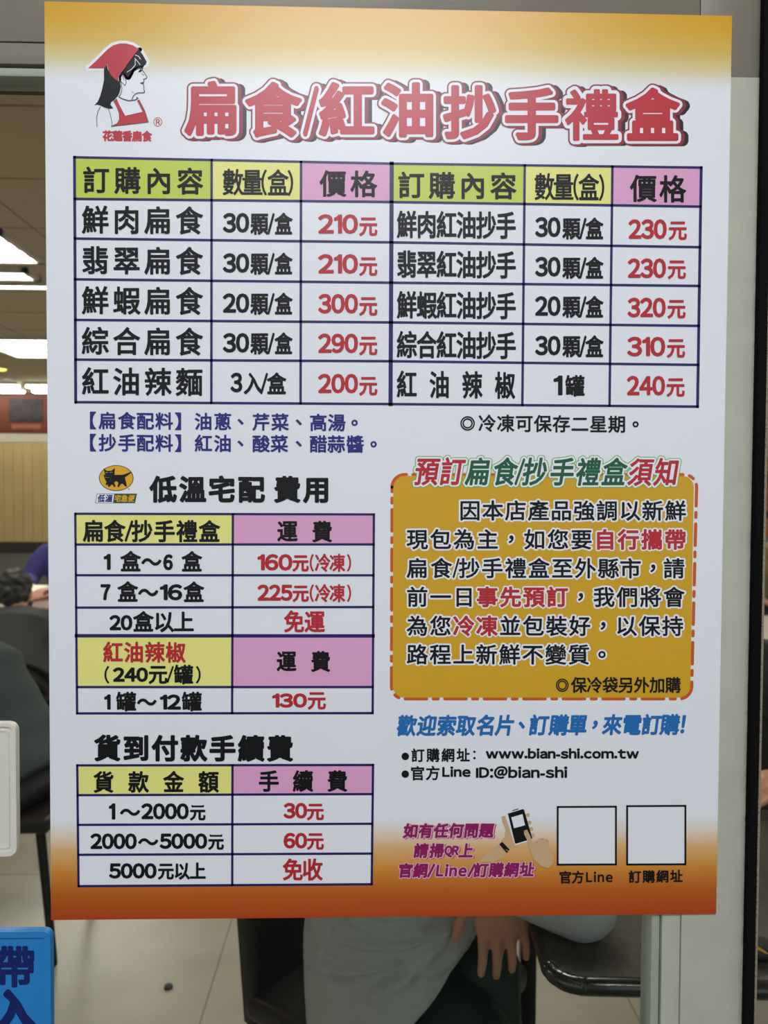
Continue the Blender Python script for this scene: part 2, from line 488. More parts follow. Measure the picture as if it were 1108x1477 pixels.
class Print:
    """one printed block: flat shapes in photo pixels laid on the poster's plane"""
    def __init__(self, Y=0.0):
        self.v, self.f, self.i, self.mats, self.Y = [], [], [], [], Y
    def mi(self, m):
        if m not in self.mats: self.mats.append(m)
        return self.mats.index(m)
    def raw(self, pts, faces, m, layer):
        if len(pts) == 0: return
        pts = np.asarray(pts, dtype=float)
        Y = self.Y - LAYER*layer
        d = np.stack([(pts[:, 0]-554)/F_PX, np.ones(len(pts)), -(pts[:, 1]-738.5)/F_PX], 1) @ RC.T
        P3 = CAM + d*((Y-CAM[1])/d[:, 1])[:, None]
        k = len(self.v); self.v.extend(P3.tolist()); j = self.mi(m)
        for f in faces:
            self.f.append(tuple(a+k for a in f)); self.i.append(j)
    def poly(self, pts, m, layer=1):
        tri = tessellate_polygon([[Vector((a[0], a[1], 0)) for a in pts]])
        self.raw(pts, tri, m, layer)
    def disc(self, c, r, m, layer=1, n=28, ry=None):
        ry = ry or r
        self.poly([(c[0]+r*math.cos(2*math.pi*i/n), c[1]+ry*math.sin(2*math.pi*i/n)) for i in range(n)], m, layer)
    def edges(self, V, E, r, m, layer, n=8, Fc=()):
        """shapes plus round-ended strokes of half-width r along their edges, fused into one flat area"""
        pts, fs = fuse([tuple(q) for q in V], E, list(Fc), r, n)
        self.raw(pts, fs, m, layer)
    def line(self, pts, w, m, layer=1, closed=False, n=8):
        V = [np.array(a, dtype=float) for a in pts]
        E = [(i, i+1) for i in range(len(V)-1)] + ([(len(V)-1, 0)] if closed else [])
        self.edges(V, E, w/2, m, layer, n)
    def bar(self, a, b, w, m, layer=1):
        a, b = np.array(a, float), np.array(b, float)
        d = b-a; L = math.hypot(*d); u = d/L*w/2; nn = np.array((-u[1], u[0]))
        self.raw([a-u+nn, b+u+nn, b+u-nn, a-u-nn], [(0, 1, 2, 3)], m, layer)
    def put(self, V, Fc, E, passes, key=None):
        """passes: (material, layer, grow, dx, dy)"""
        self.par = (getattr(self, 'par', -1) + 1) % 5
        o = V[0].copy()
        for (m, layer, r, dx, dy) in passes:
            lay = layer + .09*self.par
            if r > 0:
                kk = (key, round(r, 3)) if key else None
                if kk not in FUSED or kk is None:
                    res = fuse(V-o, E, Fc, r, 12 if r > 1.5 else 8)
                    FUSED[kk] = res
                pts, fs = FUSED[kk]
                self.raw(pts + o + np.array((dx, dy)), fs, m, lay)
            else:
                self.raw(V + np.array((dx, dy)), Fc, m, lay)
    def cjk(self, ch, x, y, w, h, passes, skew=0.0):
        V, Fc, E = glyph(ch)
        if len(V) == 0: return
        if ch in '、。，':
            V = V - (V.max(0)+V.min(0))/2 + np.array((.5, .38))
        if ch == '◎': passes = [(q[0], q[1], .12, q[3], q[4]) for q in passes]
        X = (V[:, 0]-.5)*w; Yy = -(V[:, 1]-.38)*h
        self.put(np.stack([x+X-skew*Yy, y+Yy], 1), Fc, E, passes, (ch, w, h, skew))
    def row(self, s, x0, y0, x1, y1, w, h, passes, skew=0.0):
        n = len(s)
        for i, ch in enumerate(s):
            t = i/(n-1) if n > 1 else 0
            if ch != ' ': self.cjk(ch, x0+(x1-x0)*t, y0+(y1-y0)*t, w, h, passes, skew)
    def at(self, pairs, y0, y1, w, h, passes, skew=0.0):
        xa, xb = pairs[0][1], pairs[-1][1]
        for ch, x in pairs:
            y = y0+(y1-y0)*(x-xa)/max(1e-6, xb-xa)
            if ch == '(' or ch == ')' or ch == '/':
                self.latin(ch, x-(w*.13 if ch != '/' else w*.2), x+(w*.13 if ch != '/' else w*.2), y-h*.47, y+h*.47, passes, skew)
            else: self.cjk(ch, x, y, w, h, passes, skew)
    def latin(self, s, xl, xr, yt, yb, passes, skew=0.0, gap=.07, slope=0.0):
        """set s so its ink fills the box; digits and latin"""
        if s == '/' and passes[-1][2] < 2: passes = [(q[0], q[1], q[2]+.55, q[3], q[4]) for q in passes]
        if s.isdigit(): passes = [(q[0], q[1], q[2]+.35, q[3], q[4]) for q in passes]
        Vs, x = [], 0.0
        r = passes[-1][2]
        for ch in s:
            if ch == ' ': x += .25; continue
            V, Fc, E = glyph(ch if ch in 'I-' else chr(ord(ch)+0xFEE0))
            Vs.append((V + np.array((x - V[:, 0].min(), 0)), Fc, E))
            x += V[:, 0].max() - V[:, 0].min() + gap
        al = np.concatenate([a[0] for a in Vs]); lo, hi = al.min(0), al.max(0)
        for V, Fc, E in Vs:
            X = xl+r + (V[:, 0]-lo[0])/(hi[0]-lo[0])*(xr-xl-2*r)
            Yy = yb-r - (V[:, 1]-lo[1])/(hi[1]-lo[1])*(yb-yt-2*r) + slope*(X-xl)
            self.put(np.stack([X-skew*(Yy-(yt+yb)/2), Yy], 1), Fc, E, passes)
    def build(self, name, parent):
        return mesh_obj(name, self.v, self.f, self.mats, self.i, parent)

# ------------------------------------------------------------------ the poster
ZC = 1.4671
def poster_mat():
    m = bpy.data.materials.new('poster_sheet'); m.use_nodes = True
    nt = m.node_tree; b = nt.nodes['Principled BSDF']
    tc = nt.nodes.new('ShaderNodeTexCoord'); sx = nt.nodes.new('ShaderNodeSeparateXYZ')
    mr = nt.nodes.new('ShaderNodeMapRange')
    mr.inputs['From Min'].default_value = .4021; mr.inputs['From Max'].default_value = -.4021
    rp = nt.nodes.new('ShaderNodeValToRGB')
    stops = [(0, (214, 158, 16)), (.016, (214, 164, 28)), (.040, (214, 180, 84)), (.059, (218, 204, 150)), (.076, (230, 230, 226)),
             (.085, (234, 236, 240)), (.888, (234, 236, 240)), (.905, (230, 214, 192)), (.922, (222, 176, 116)), (.945, (210, 140, 52)),
             (.968, (186, 98, 22)), (.985, (178, 80, 14)), (1, (174, 64, 14))]
    els = rp.color_ramp.elements
    while len(els) < len(stops): els.new(.5)
    for e, (q, c) in zip(els, stops):
        e.position = q
    for e, (q, c) in zip(els, stops):
        e.position = q; e.color = (S(c[0]), S(c[1]), S(c[2]), 1)
    nt.links.new(tc.outputs['Object'], sx.inputs[0]); nt.links.new(sx.outputs['Z'], mr.inputs['Value'])
    nt.links.new(mr.outputs[0], rp.inputs[0]); nt.links.new(rp.outputs[0], b.inputs['Base Color'])
    b.inputs['Roughness'].default_value = INK_ROUGH
    return m
INK_ROUGH = .36
def ink(name, rgb): return mat('ink_' + name, rgb, INK_ROUGH, spec=.45)
K = mat('ink_black', (16, 16, 19), INK_ROUGH, spec=.28); NAVY = ink('navy', (30, 22, 92)); NOTE = ink('note_blue', (34, 36, 118))
RED = ink('red', (184, 38, 46)); TRED = ink('title_red', (190, 46, 58)); WHT = ink('white', (236, 238, 242))
LIME = ink('lime', (196, 212, 82)); YEL = ink('yellow', (236, 232, 134)); PINK = ink('pink', (226, 166, 202))
SHAD = ink('title_shadow', (40, 28, 38)); EDGE = ink('title_edge', (140, 42, 58))
GOLD = ink('gold', (212, 164, 28)); DASH = ink('dash', (204, 88, 30)); GRN = ink('green', (20, 92, 56)); LGRN = ink('leaf', (120, 178, 64))
BLUE = ink('blue', (26, 108, 176)); MAG = ink('magenta', (140, 18, 92)); HALO = ink('halo_pink', (232, 190, 204)); HALO2 = ink('halo_deep', (196, 84, 110))
TAN = ink('tan', (206, 172, 128)); NAIL = ink('nail', (214, 140, 110)); BADGE = ink('badge_green', (40, 82, 48)); AMBER = ink('amber', (226, 172, 30))
BROWN = ink('brown', (70, 36, 20)); GREY = ink('line_grey', (60, 62, 72))

poster = MB().box((0, .00075, 0), (.6, .0015, .8042), .0003, seg=1).build('price_poster', poster_mat())
poster.location = (0, 0, ZC)
tag(poster, 'large white and orange price poster for dumpling gift boxes stuck on the glass door', 'poster')

b1 = [(K, 3, .9, 0, 0)]         # table lettering
b0 = [(K, 3, .55, 0, 0)]
r1 = [(RED, 3, .9, 0, 0)]
bh = [(K, 3, 1.0, 0, 0)]
hv = [(K, 3, 1.6, 0, 0)]        # heavy headings

# main title
T = Print()
tp = [(SHAD, 1, 8.5, 9, 2), (SHAD, 1.5, 8.5, 6, 2), (EDGE, 2, 9, 3, 1), (EDGE, 2.5, 9, 0, 0), (WHT, 3, 6.8, 0, 0), (TRED, 4, 3.0, 0, 0)]
for ch, x, y, w, h in (('扁', 306, 156.5, 82, 84), ('食', 394, 158.5, 84, 84), ('紅', 500, 158.5, 84, 84), ('油', 589, 158.5, 82, 84),
                       ('抄', 678, 162, 80, 82), ('手', 767, 164.5, 82, 80), ('禮', 854, 166, 82, 80), ('盒', 941.5, 166, 80, 82)):
    T.cjk(ch, x, y, w-3, h-3, tp if ch != '禮' else tp[:-1]+[(TRED, 4, 2.0, 0, 0)])
T.latin('/', 437, 460, 124, 197, tp)
T.build('title_lettering', poster)

# shop emblem
def cr(pts, x0, y0, s): return [(x0+a/s, y0+b/s) for a, b in pts]
EM = Print()
e = lambda pts: cr(pts, 120, 50, 8.523)
scarf = e([(60, 412), (150, 330), (230, 250), (300, 180), (370, 130), (450, 108), (530, 108), (610, 130), (690, 180), (640, 230), (580, 310),
           (520, 400), (480, 455), (450, 475), (435, 510), (432, 570), (390, 545), (345, 500), (310, 440), (295, 360), (265, 412), (150, 412)])
back = e([(290, 350), (300, 420), (340, 490), (400, 550), (450, 580), (465, 640), (450, 700), (430, 750), (385, 800), (345, 830), (335, 860), (370, 905),
          (320, 912), (260, 895), (210, 870), (170, 860), (138, 868), (180, 820), (210, 750), (235, 660), (255, 560), (255, 420)])
front = e([(695, 190), (740, 260), (780, 330), (770, 365), (720, 390), (690, 385), (655, 395), (600, 430), (585, 470), (555, 525), (530, 505),
           (520, 480), (490, 465), (500, 440), (560, 350), (630, 250)])
face = e([(690, 200), (780, 330), (735, 410), (785, 520), (750, 570), (757, 700), (640, 730), (600, 800), (500, 790), (440, 600), (440, 500), (560, 350)])
for q in (scarf, front): EM.line(q, 8, WHT, 1, True)
EM.poly(face, WHT, 1)
EM.poly(back, K, 2); EM.poly(scarf, TRED, 3); EM.poly(front, K, 3)
ap = e([(375, 820), (410, 790), (450, 880), (515, 1000), (735, 950), (665, 810), (690, 800), (760, 940), (803, 1075), (430, 1118), (345, 1128),
        (420, 1090), (445, 1040), (440, 960), (410, 880)])
EM.poly(ap, TRED, 2); EM.line(ap, .6, GREY, 3, True)
for q, w in (([(735, 395), (725, 430), (760, 480), (785, 520), (770, 540), (740, 545), (748, 580), (735, 600), (748, 640), (745, 670), (757, 700), (735, 715), (680, 712), (635, 730), (612, 760), (600, 795)], 1.0),
             ([(660, 420), (690, 402), (725, 408)], .8), ([(720, 480), (745, 500)], .7), ([(600, 700), (620, 712)], .6),
             ([(432, 520), (465, 475), (490, 482), (510, 520), (530, 580), (515, 625), (480, 590), (450, 565)], .8), ([(470, 500), (490, 520), (502, 560)], .7),
             ([(465, 590), (478, 660), (465, 720), (440, 762)], .8), ([(440, 765), (490, 790), (560, 812), (640, 800), (675, 780), (655, 770)], 1.1),
             ([(210, 885), (180, 940), (165, 1020), (170, 1130)], .8), ([(310, 915), (335, 990), (355, 1080), (350, 1130)], .8)):
    EM.line(e(q), w, GREY, 4)
EM.poly(e([(675, 460), (700, 425), (728, 432), (705, 460)]), K, 4); EM.poly(e([(700, 590), (742, 580), (735, 606), (705, 602)]), GREY, 4)
for q in ([(640, 250), (680, 265), (705, 300)], [(635, 290), (670, 330), (700, 370)], [(540, 460), (600, 420), (640, 370), (640, 300)]):
    EM.line(e(q), .9, WHT, 4)
emb = EM.build('shop_emblem', poster)
EM = Print(); EM.row('花蓮香扁食', 155.2, 195.8, 211.9, 196.4, 14.6, 15.5, [(TRED, 2, .75, 0, 0)])
EM.line([(227.7+5.8*math.cos(t*.2618), 175.9+6.2*math.sin(t*.2618)) for t in range(24)], .9, TRED, 2, True)
EM.latin('R', 224.9, 230.9, 172, 180, [(TRED, 2, .25, 0, 0)])
EM.build('emblem_name', emb)

# product table
PT = Print()
vx = [(107.4, 109.2), (305.3, 304.9), (434.3, 433.6), (565.2, 563.4), (757.1, 753.6), (883.6, 879.4), (1011.7, 1006.4)]     # x at top, bottom
ys_l = [226.8, 286.8, 344, 402.8, 461.4, 518.7, 580]; ys_m = [236, 291.3, 349.5, 407.7, 465, 521, 582.8]; ys_r = [241.7, 298, 356.5, 412.4, 470, 526.3, 586.5]
def hy(k, x):
    return ys_l[k]+(ys_m[k]-ys_l[k])*(x-107.4)/457.8 if x < 565.2 else ys_m[k]+(ys_r[k]-ys_m[k])*(x-565.2)/446.5
def vxx(j, k): return vx[j][0]+(vx[j][1]-vx[j][0])*(ys_l[k]-226.8)/353.2
def node(j, k): x = vxx(j, k); return (x, hy(k, x))
for j, m in enumerate((LIME, YEL, PINK, LIME, YEL, PINK)):
    PT.poly([node(j, 0), node(j+1, 0), node(j+1, 1), node(j, 1)], m, 1)
for k in range(7):
    PT.bar(node(0, k), node(3, k), 3.6, NAVY, 2); PT.bar(node(3, k), node(6, k), 3.6, NAVY, 2)
for j in range(7):
    PT.bar(node(j, 0), node(j, 6), (4.2 if j in (0, 6) else 6 if j == 3 else 3.6), NAVY, 2)
PT.row('訂購內容', 138.6, 259.6, 274.2, 261.3, 39, 40, b1)
PT.at((('數', 336), ('量', 364), ('(', 381), ('盒', 401), (')', 419)), 262.4, 263.8, 31, 40, [(K, 3, .7, 0, 0)])
PT.row('價格', 480.6, 264.6, 524.8, 265.2, 39, 40, b1)
PT.row('訂購內容', 593.3, 266.8, 726.3, 268.2, 39, 40, b1)
PT.at((('數', 785.5), ('量', 813), ('(', 831), ('盒', 849.5), (')', 868)), 269, 270.4, 30, 41, [(K, 3, .7, 0, 0)])
PT.row('價格', 928.4, 271.6, 970.6, 272.4, 39, 41, b1)
for s, y in (('鮮肉扁食', 316.8), ('翡翠扁食', 375.2), ('鮮蝦扁食', 433), ('綜合扁食', 491.6), ('紅油辣麵', 549.8)):
    PT.row(s, 137.4, y, 273, y+1.2, 40, 42, b1)
def qty(d, y0, y1, yc, right=False, xs=None):
    dx = 0
    if not right:
        PT.latin(d, 321.5, 359.6, y0, y1, b1)
        PT.at((('顆', 374.3), ('/', 391), ('盒', 409)), yc, yc+.3, 26, 33, b1)
    else:
        PT.latin(d, 772, 808.8, y0, y1, b1)
        PT.at((('顆', 824.5), ('/', 841), ('盒', 857.6)), yc, yc+.4, 26, 33, b1)
for d, y0, y1, yc in (('30', 307, 335.6, 322.6), ('30', 365.2, 393.4, 380.2), ('20', 423, 451.4, 438), ('30', 480.2, 508.6, 495.2)): qty(d, y0, y1, yc)
PT.latin('3', 332.5, 349.6, 537.4, 566, b1); PT.at((('入', 365.3), ('/', 381), ('盒', 399)), 553, 553.4, 28, 33, b1)
for d, y0, y1, yc in (('30', 313, 342, 329.4), ('30', 370.3, 399, 386.2), ('20', 427, 455.8, 442.4), ('30', 484.2, 512.6, 499.4)): qty(d, y0, y1, yc, True)
PT.latin('1', 798.6, 811.6, 541.6, 570.2, b1); PT.cjk('罐', 829.5, 556.6, 28, 32, b1)
for d, y0, yc in (('210', 308.9, 326), ('210', 366.4, 383.6), ('300', 423.8, 441), ('290', 481, 498), ('200', 539, 556)):
    PT.latin(d, 459, 516.6, y0, y0+28.4, r1); PT.cjk('元', 531.3, yc, 27, 30, r1)
for d, y0, yc, xo in (('230', 316.2, 331.8, 0), ('230', 372.6, 388, -1), ('320', 429.2, 445, -1.4), ('310', 485.6, 501.6, -2), ('240', 542, 558, -2.4)):
    PT.latin(d, 906.8+xo, 962+xo, y0, y0+28.6, r1); PT.cjk('元', 977.8+xo*1.3, yc, 27, 30, r1)
for s, y in (('鮮肉紅油抄手', 323.6), ('翡翠紅油抄手', 380.8), ('鮮蝦紅油抄手', 439.6), ('綜合紅油抄手', 497)):
    PT.row(s, 587, y, 730, y+1.4, 29.5, 41, b1)
PT.row('紅油辣椒', 586.8, 554.2, 728.6, 555.6, 29.5, 41, b1)
PT.build('product_price_table', poster)

# ingredient notes
N = Print(); nb = [(NOTE, 3, .65, 0, 0)]
N.at((('【', 126), ('扁', 155), ('食', 182.9), ('配', 209.4), ('料', 236.8), ('】', 265), ('油', 293.4), ('蔥', 321.3), ('、', 347), ('芹', 376.6), ('菜', 404), ('、', 431), ('高', 459.3), ('湯', 485.8), ('。', 511.5)), 606.4, 609.8, 26, 26, nb)
N.at((('【', 126), ('抄', 155), ('手', 182.9), ('配', 209.4), ('料', 236.8), ('】', 265), ('紅', 293.4), ('油', 321.3), ('、', 347), ('酸', 376.6), ('菜', 403), ('、', 431), ('醋', 459.3), ('蒜', 485), ('醬', 512.4), ('。', 539)), 638.4, 640.8, 26, 26, nb)
N.build('ingredient_note', poster)
N = Print(); N.row('◎冷凍可保存二星期。', 676, 610.2, 917, 612, 26, 26, [(K, 3, .55, 0, 0)]); N.build('storage_note', poster)

# courier mark and its heading
CM = Print(); c_ = lambda pts: cr(pts, 130, 660, 13.85)
CM.disc((167.7, 689.6), 25.0, BROWN, 1, 40, 18.7); CM.disc((167.7, 689.6), 24.0, AMBER, 2, 40, 17.7)
CM.poly(c_([(265, 205), (330, 265), (420, 265), (497, 208), (485, 345), (640, 345), (700, 330), (815, 285), (830, 300), (760, 350), (695, 395), (715, 480),
            (738, 580), (700, 575), (650, 520), (610, 530), (575, 590), (545, 585), (565, 500), (520, 470), (480, 500), (515, 585), (475, 585), (455, 545),
            (430, 540), (385, 590), (355, 575), (360, 545), (315, 550), (310, 520), (330, 490), (300, 440), (275, 370), (262, 335), (300, 350)]), K, 3)
for q in ([(305, 295), (355, 300)], [(395, 300), (445, 292)], [(310, 392), (328, 395)], [(350, 396), (370, 392)], [(440, 340), (405, 410), (395, 480)], [(300, 350), (420, 350)]):
    CM.line(c_(q), .55, BADGE if q[0][0] in (440, 300) else LIME, 4)
CM.disc((186, 705.5), .9, BROWN, 2)
cmo = CM.build('courier_mark', poster)
CM = Print(); CM.poly([(137.2, 725.9), (139.7, 712), (197.6, 712), (194.8, 725.7)], BADGE, 1)
CM.poly([(138.0, 725.3), (140.3, 712.7), (164.9, 712.7), (163.0, 725.3)], WHT, 2)
CM.row('低溫', 146.2, 718.8, 157.4, 718.8, 10.5, 11, [(NOTE, 3, .4, 0, 0)], .18)
CM.row('宅急便', 170, 718.8, 189.4, 718.8, 9.6, 10.5, [(AMBER, 3, .3, 0, 0)], .18)
CM.build('service_badge', cmo)
H = Print()
for ch, x in (('低', 235.5), ('溫', 278), ('宅', 320), ('配', 362.5), ('費', 414.5), ('用', 457)): H.cjk(ch, x, 705.6+(x-235)*.002, 39, 39, hv)
H.build('delivery_heading', poster)

def table2(vl, ylr, fills, thick=()):
    Tb = Print()
    n = len(ylr)
    def X(j, k): t = (ylr[k][0]-ylr[0][0])/(ylr[-1][0]-ylr[0][0]); return vl[j][0]+(vl[j][1]-vl[j][0])*t
    def nd(j, k):
        x = X(j, k); return (x, ylr[k][0]+(ylr[k][1]-ylr[k][0])*(x-X(0, k))/(X(2, k)-X(0, k)))
    for (j, k, m) in fills: Tb.poly([nd(j, k), nd(j+1, k), nd(j+1, k+1), nd(j, k+1)], m, 1)
    for k in range(n): Tb.bar(nd(0, k), nd(2, k), 5.0 if k in thick else 3.4, NAVY, 2)
    for j in range(3): Tb.bar(nd(j, 0), nd(j, n-1), 3.4, NAVY, 2)
    return Tb
Tb = table2([(108.6, 111.2), (336, 334.8), (539.4, 537.6)], [(741, 742), (785.4, 785.2), (829.7, 829.8), (876.4, 875.6), (917, 917.2), (991, 991), (1029, 1028.6)],
            [(0, 0, YEL), (1, 0, PINK), (0, 4, YEL), (1, 4, PINK)], (4,))
Tb.at((('扁', 134.8), ('食', 165.5), ('/', 186), ('抄', 205), ('手', 237.2), ('禮', 269.6), ('盒', 302)), 765.8, 766.4, 31, 33, b1)
Tb.row('運費', 414.6, 766.2, 464.8, 766.8, 30, 32, b1)
Tb.latin('1', 149.6, 159.6, 799, 822, b1); Tb.cjk('盒', 188.4, 809.8, 30, 31, b1); Tb.cjk('～', 218.4, 810.5, 30, 34, b1); Tb.latin('6', 235.4, 249.4, 799.4, 822.6, b1); Tb.cjk('盒', 276.7, 810, 30, 31, b1)
Tb.latin('7', 145, 159.4, 842.6, 865.6, b1); Tb.cjk('盒', 184.2, 853.6, 30, 31, b1); Tb.cjk('～', 213.8, 854.6, 30, 34, b1); Tb.latin('16', 230.6, 263, 842.6, 866, b1); Tb.cjk('盒', 279.6, 854, 30, 31, b1)
Tb.latin('20', 157.8, 191, 887, 909.4, b1); Tb.cjk('盒', 206.7, 896.6, 30, 31, b1); Tb.cjk('以', 236.4, 896.8, 30, 31, b1); Tb.cjk('上', 265.2, 896.8, 30, 31, b1)
for d, y0, yc in (('160', 799.2, 811.8), ('225', 843, 855.6)):
    Tb.latin(d, 371.4, 422, y0, y0+23.8, r1); Tb.cjk('元', 433.7, yc, 24, 26, r1)
    Tb.at((('(', 449.8), ('冷', 465.6), ('凍', 486.6), (')', 503.6)), yc, yc, 23, 27, [(RED, 3, .7, 0, 0)])
Tb.row('免運', 424.3, 896.6, 454, 896.8, 30, 33, r1)
Tb.row('紅油辣椒', 163, 940.6, 253.4, 941, 29, 31, r1)
Tb.latin('(', 150.6, 157.6, 960.6, 986, b0); Tb.latin('240', 163, 213.6, 962.6, 983.8, b1); Tb.cjk('元', 227.9, 972.6, 28, 29, b1); Tb.latin('/', 240.6, 250.6, 960.6, 985, b0); Tb.cjk('罐', 264.8, 973, 28, 29, b1); Tb.latin(')', 282.6, 289.6, 960.6, 986, b0)
Tb.row('運費', 413.3, 953.8, 462.6, 954.2, 29, 31, b1)
Tb.latin('1', 150.4, 159.6, 1001.6, 1023.6, b1); Tb.cjk('罐', 182, 1012, 29, 29, b1); Tb.cjk('～', 211.8, 1012.6, 29, 32, b1); Tb.latin('12', 230.6, 261, 1001.6, 1023.6, b1); Tb.cjk('罐', 276.7, 1012, 29, 29, b1)
Tb.latin('130', 392.6, 443, 1000, 1020.8, r1); Tb.cjk('元', 457, 1010, 27, 28, r1)
Tb.build('delivery_fee_table', poster)

H = Print(); H.row('貨到付款手續費', 155, 1079, 404, 1079.6, 38.5, 38.5, hv); H.build('payment_heading', poster)
Tb = table2([(111.4, 113.3), (335.4, 335.0), (538.2, 536.3)], [(1104, 1103.4), (1147, 1145.4), (1189.8, 1188.2), (1233, 1231.2), (1278.2, 1275.4)], [(0, 0, YEL), (1, 0, PINK), (0, 1, WHT), (1, 1, WHT), (0, 2, WHT), (1, 2, WHT), (0, 3, WHT), (1, 3, WHT)])
Tb.row('貨款金額', 149.4, 1128, 300.9, 1127.6, 30, 32, b1); Tb.row('手續費', 387.8, 1126.6, 486.7, 1126.6, 30, 32, b1)
Tb.latin('1', 157, 166.4, 1158.8, 1182.2, b1); Tb.cjk('～', 187.6, 1171.6, 30, 32, b1); Tb.latin('2000', 203.8, 272.4, 1158.6, 1182, b1); Tb.cjk('元', 285.2, 1171.4, 23, 25, b1)
Tb.latin('2000', 130.4, 197.4, 1202, 1225, b1); Tb.cjk('～', 213.8, 1214.2, 30, 32, b1); Tb.latin('5000', 230.2, 299, 1202, 1224.6, b1); Tb.cjk('元', 311.6, 1213.8, 23, 25, b1)
Tb.latin('5000', 157.2, 226, 1245, 1267.4, b1); Tb.row('元以上', 239.3, 1256.4, 285.4, 1256.2, 23.5, 25.5, b1)
for d, y0, yc in (('30', 1158, 1170.4), ('60', 1201.2, 1213)): Tb.latin(d, 409, 443.2, y0, y0+22.8, r1); Tb.cjk('元', 455, yc, 25, 26.5, r1)
Tb.row('免收', 422.4, 1254.4, 450.8, 1254.2, 30, 33, r1)
Tb.build('payment_fee_table', poster)

# notice box
NB = Print()
def rr(xl0, xl1, xr0, xr1, yt, yb, r, n=8):
    out = []
    for (cx, cy, a0) in ((0, 0, 180), (1, 0, 270), (1, 1, 0), (0, 1, 90)):
        xx = ((xr0 if cy == 0 else xr1)-r) if cx else ((xl0 if cy == 0 else xl1)+r)
        yy = yb-r if cy else yt+r
        for i in range(n+1):
            t = math.radians(a0+90*i/n); out.append((xx+r*math.cos(t), yy+r*math.sin(t)))
    return out
path = rr(565.6, 564.8, 1005, 998, 684.6, 1008, 18)
path.append(path[0])
pos, segs, pat, pi = 0.0, [], [31, 9.5, 7, 9.5], 0
cur = [path[0]]; left = pat[0]; on = True
for a, b in zip(path, path[1:]):
    a, b = np.array(a), np.array(b)
    L = float(np.hypot(*(b-a))); t = 0.0
    while L-t > left:
        t += left; q = tuple(a+(b-a)*t/L)
        if on: cur.append(q); segs.append(cur)
        cur = [q]; on = not on; pi = (pi+1) % 4; left = pat[pi]
    left -= L-t
    cur.append(tuple(b))
if on and len(cur) > 1: segs.append(cur)
for s_ in segs: NB.line(s_, 4.6, DASH, 1)
NB.poly(rr(567.4, 566.6, 1001, 996, 686.4, 1006.2, 17), GOLD, 2)
nbo = NB.build('notice_box', poster); NB = Print()
sk = .16
ti = lambda c: [(LGRN, 3, 4.6, 0, 0), (WHT, 4, 3.5, 0, 0), (c, 5, .95, 0, 0)]
for ch, x, c in (('預', 616.2, RED), ('訂', 652.8, RED), ('扁', 690.3, GRN), ('食', 729, GRN), ('抄', 772, GRN), ('手', 811.5, GRN), ('禮', 849, GRN), ('盒', 886.8, GRN), ('須', 924.6, RED), ('知', 962, RED)):
    NB.cjk(ch, x, 679.8+(x-616)*.003, 35, 42, ti(c), sk)
NB.latin('/', 744, 756, 661, 700, ti(GRN), .1)
NB.build('notice_heading', nbo); NB = Print()
lb = [(WHT, 3, 3.0, 0, 0), (K, 4, .6, 0, 0)]; lr = [(WHT, 3, 3.0, 0, 0), (RED, 4, 1.0, 0, 0)]
def body(s, x0, x1, y, reds=()):
    n = len(s)
    for i, ch in enumerate(s): NB.cjk(ch, x0+(x1-x0)*i/(n-1), y+.4*i/n, 31.5, 30.5, lr if i in reds else lb)
body('因本店產品強調以新鮮', 678, 974.6, 736.2); body('現包為主，如您要自行攜帶', 602, 974.4, 777.8, (8, 9, 10, 11))
NB.latin('/', 653, 663, 805, 834, lb)
NB.at((('扁', 602), ('食', 636.7), ('抄', 677), ('手', 710.3), ('禮', 744), ('盒', 777.5), ('至', 811.3), ('外', 844.6), ('縣', 877.6), ('市', 909.6), ('，', 942), ('請', 972.4)), 819.4, 819.8, 31.5, 30.5, lb)
body('前一日事先預訂，我們將會', 602, 972.4, 860.8, (3, 4, 5, 6)); body('為您冷凍並包裝好，以保持', 602, 970.6, 902.6, (2, 3)); body('路程上新鮮不變質。', 602, 868.5, 943.8)
NB.row('◎保冷袋另外加購', 812.5, 988, 971, 988, 23, 24, [(K, 4, .55, 0, 0)])
NB.build('notice_text', nbo)

# closing lines
L1 = Print(); bl = [(BLUE, 3, 1.0, 0, 0)]
L1.at((('歡', 587), ('迎', 616), ('索', 644.5), ('取', 672.6), ('名', 701.6), ('片', 729), ('、', 752.8), ('訂', 777.5), ('購', 806.5), ('單', 833.8), ('，', 858.5), ('來', 883.6), ('電', 911.8), ('訂', 940), ('購', 966.8)), 1046.6, 1045, 28, 31, bl, .14)
L1.latin('!', 983, 988.6, 1031.5, 1058, bl, .14); L1.build('welcome_line', poster)
CL = Print(); cb = [(K, 3, .55, 0, 0)]
CL.disc((584.7, 1091), 5.4, K, 3); CL.disc((584.7, 1116.6), 5.4, K, 3)
CL.row('訂購網址', 602.9, 1089.4, 668.3, 1089, 19.5, 20.5, cb); CL.disc((684.5, 1084.5), 1.7, K, 3); CL.disc((684.5, 1093.6), 1.7, K, 3)
CL.latin('www.bian-shi.com.tw', 700.8, 921.8, 1079.2, 1094.4, [(K, 3, .85, 0, 0)], gap=.11)
CL.row('官方', 602.4, 1115.4, 624.5, 1115, 21, 21.5, cb); CL.latin('Line', 638, 679, 1105.4, 1120.8, [(K, 3, .8, 0, 0)], gap=.12); CL.latin('ID:@bian-shi', 686.6, 818.6, 1104.8, 1123.4, [(K, 3, .8, 0, 0)], gap=.11)
CL.build('contact_lines', poster)
Q = Print(); mg = [(HALO2, 1, 1.6, 2.2, 1.2), (HALO, 2, 2.0, .2, .2), (MAG, 3, .95, 0, 0)]
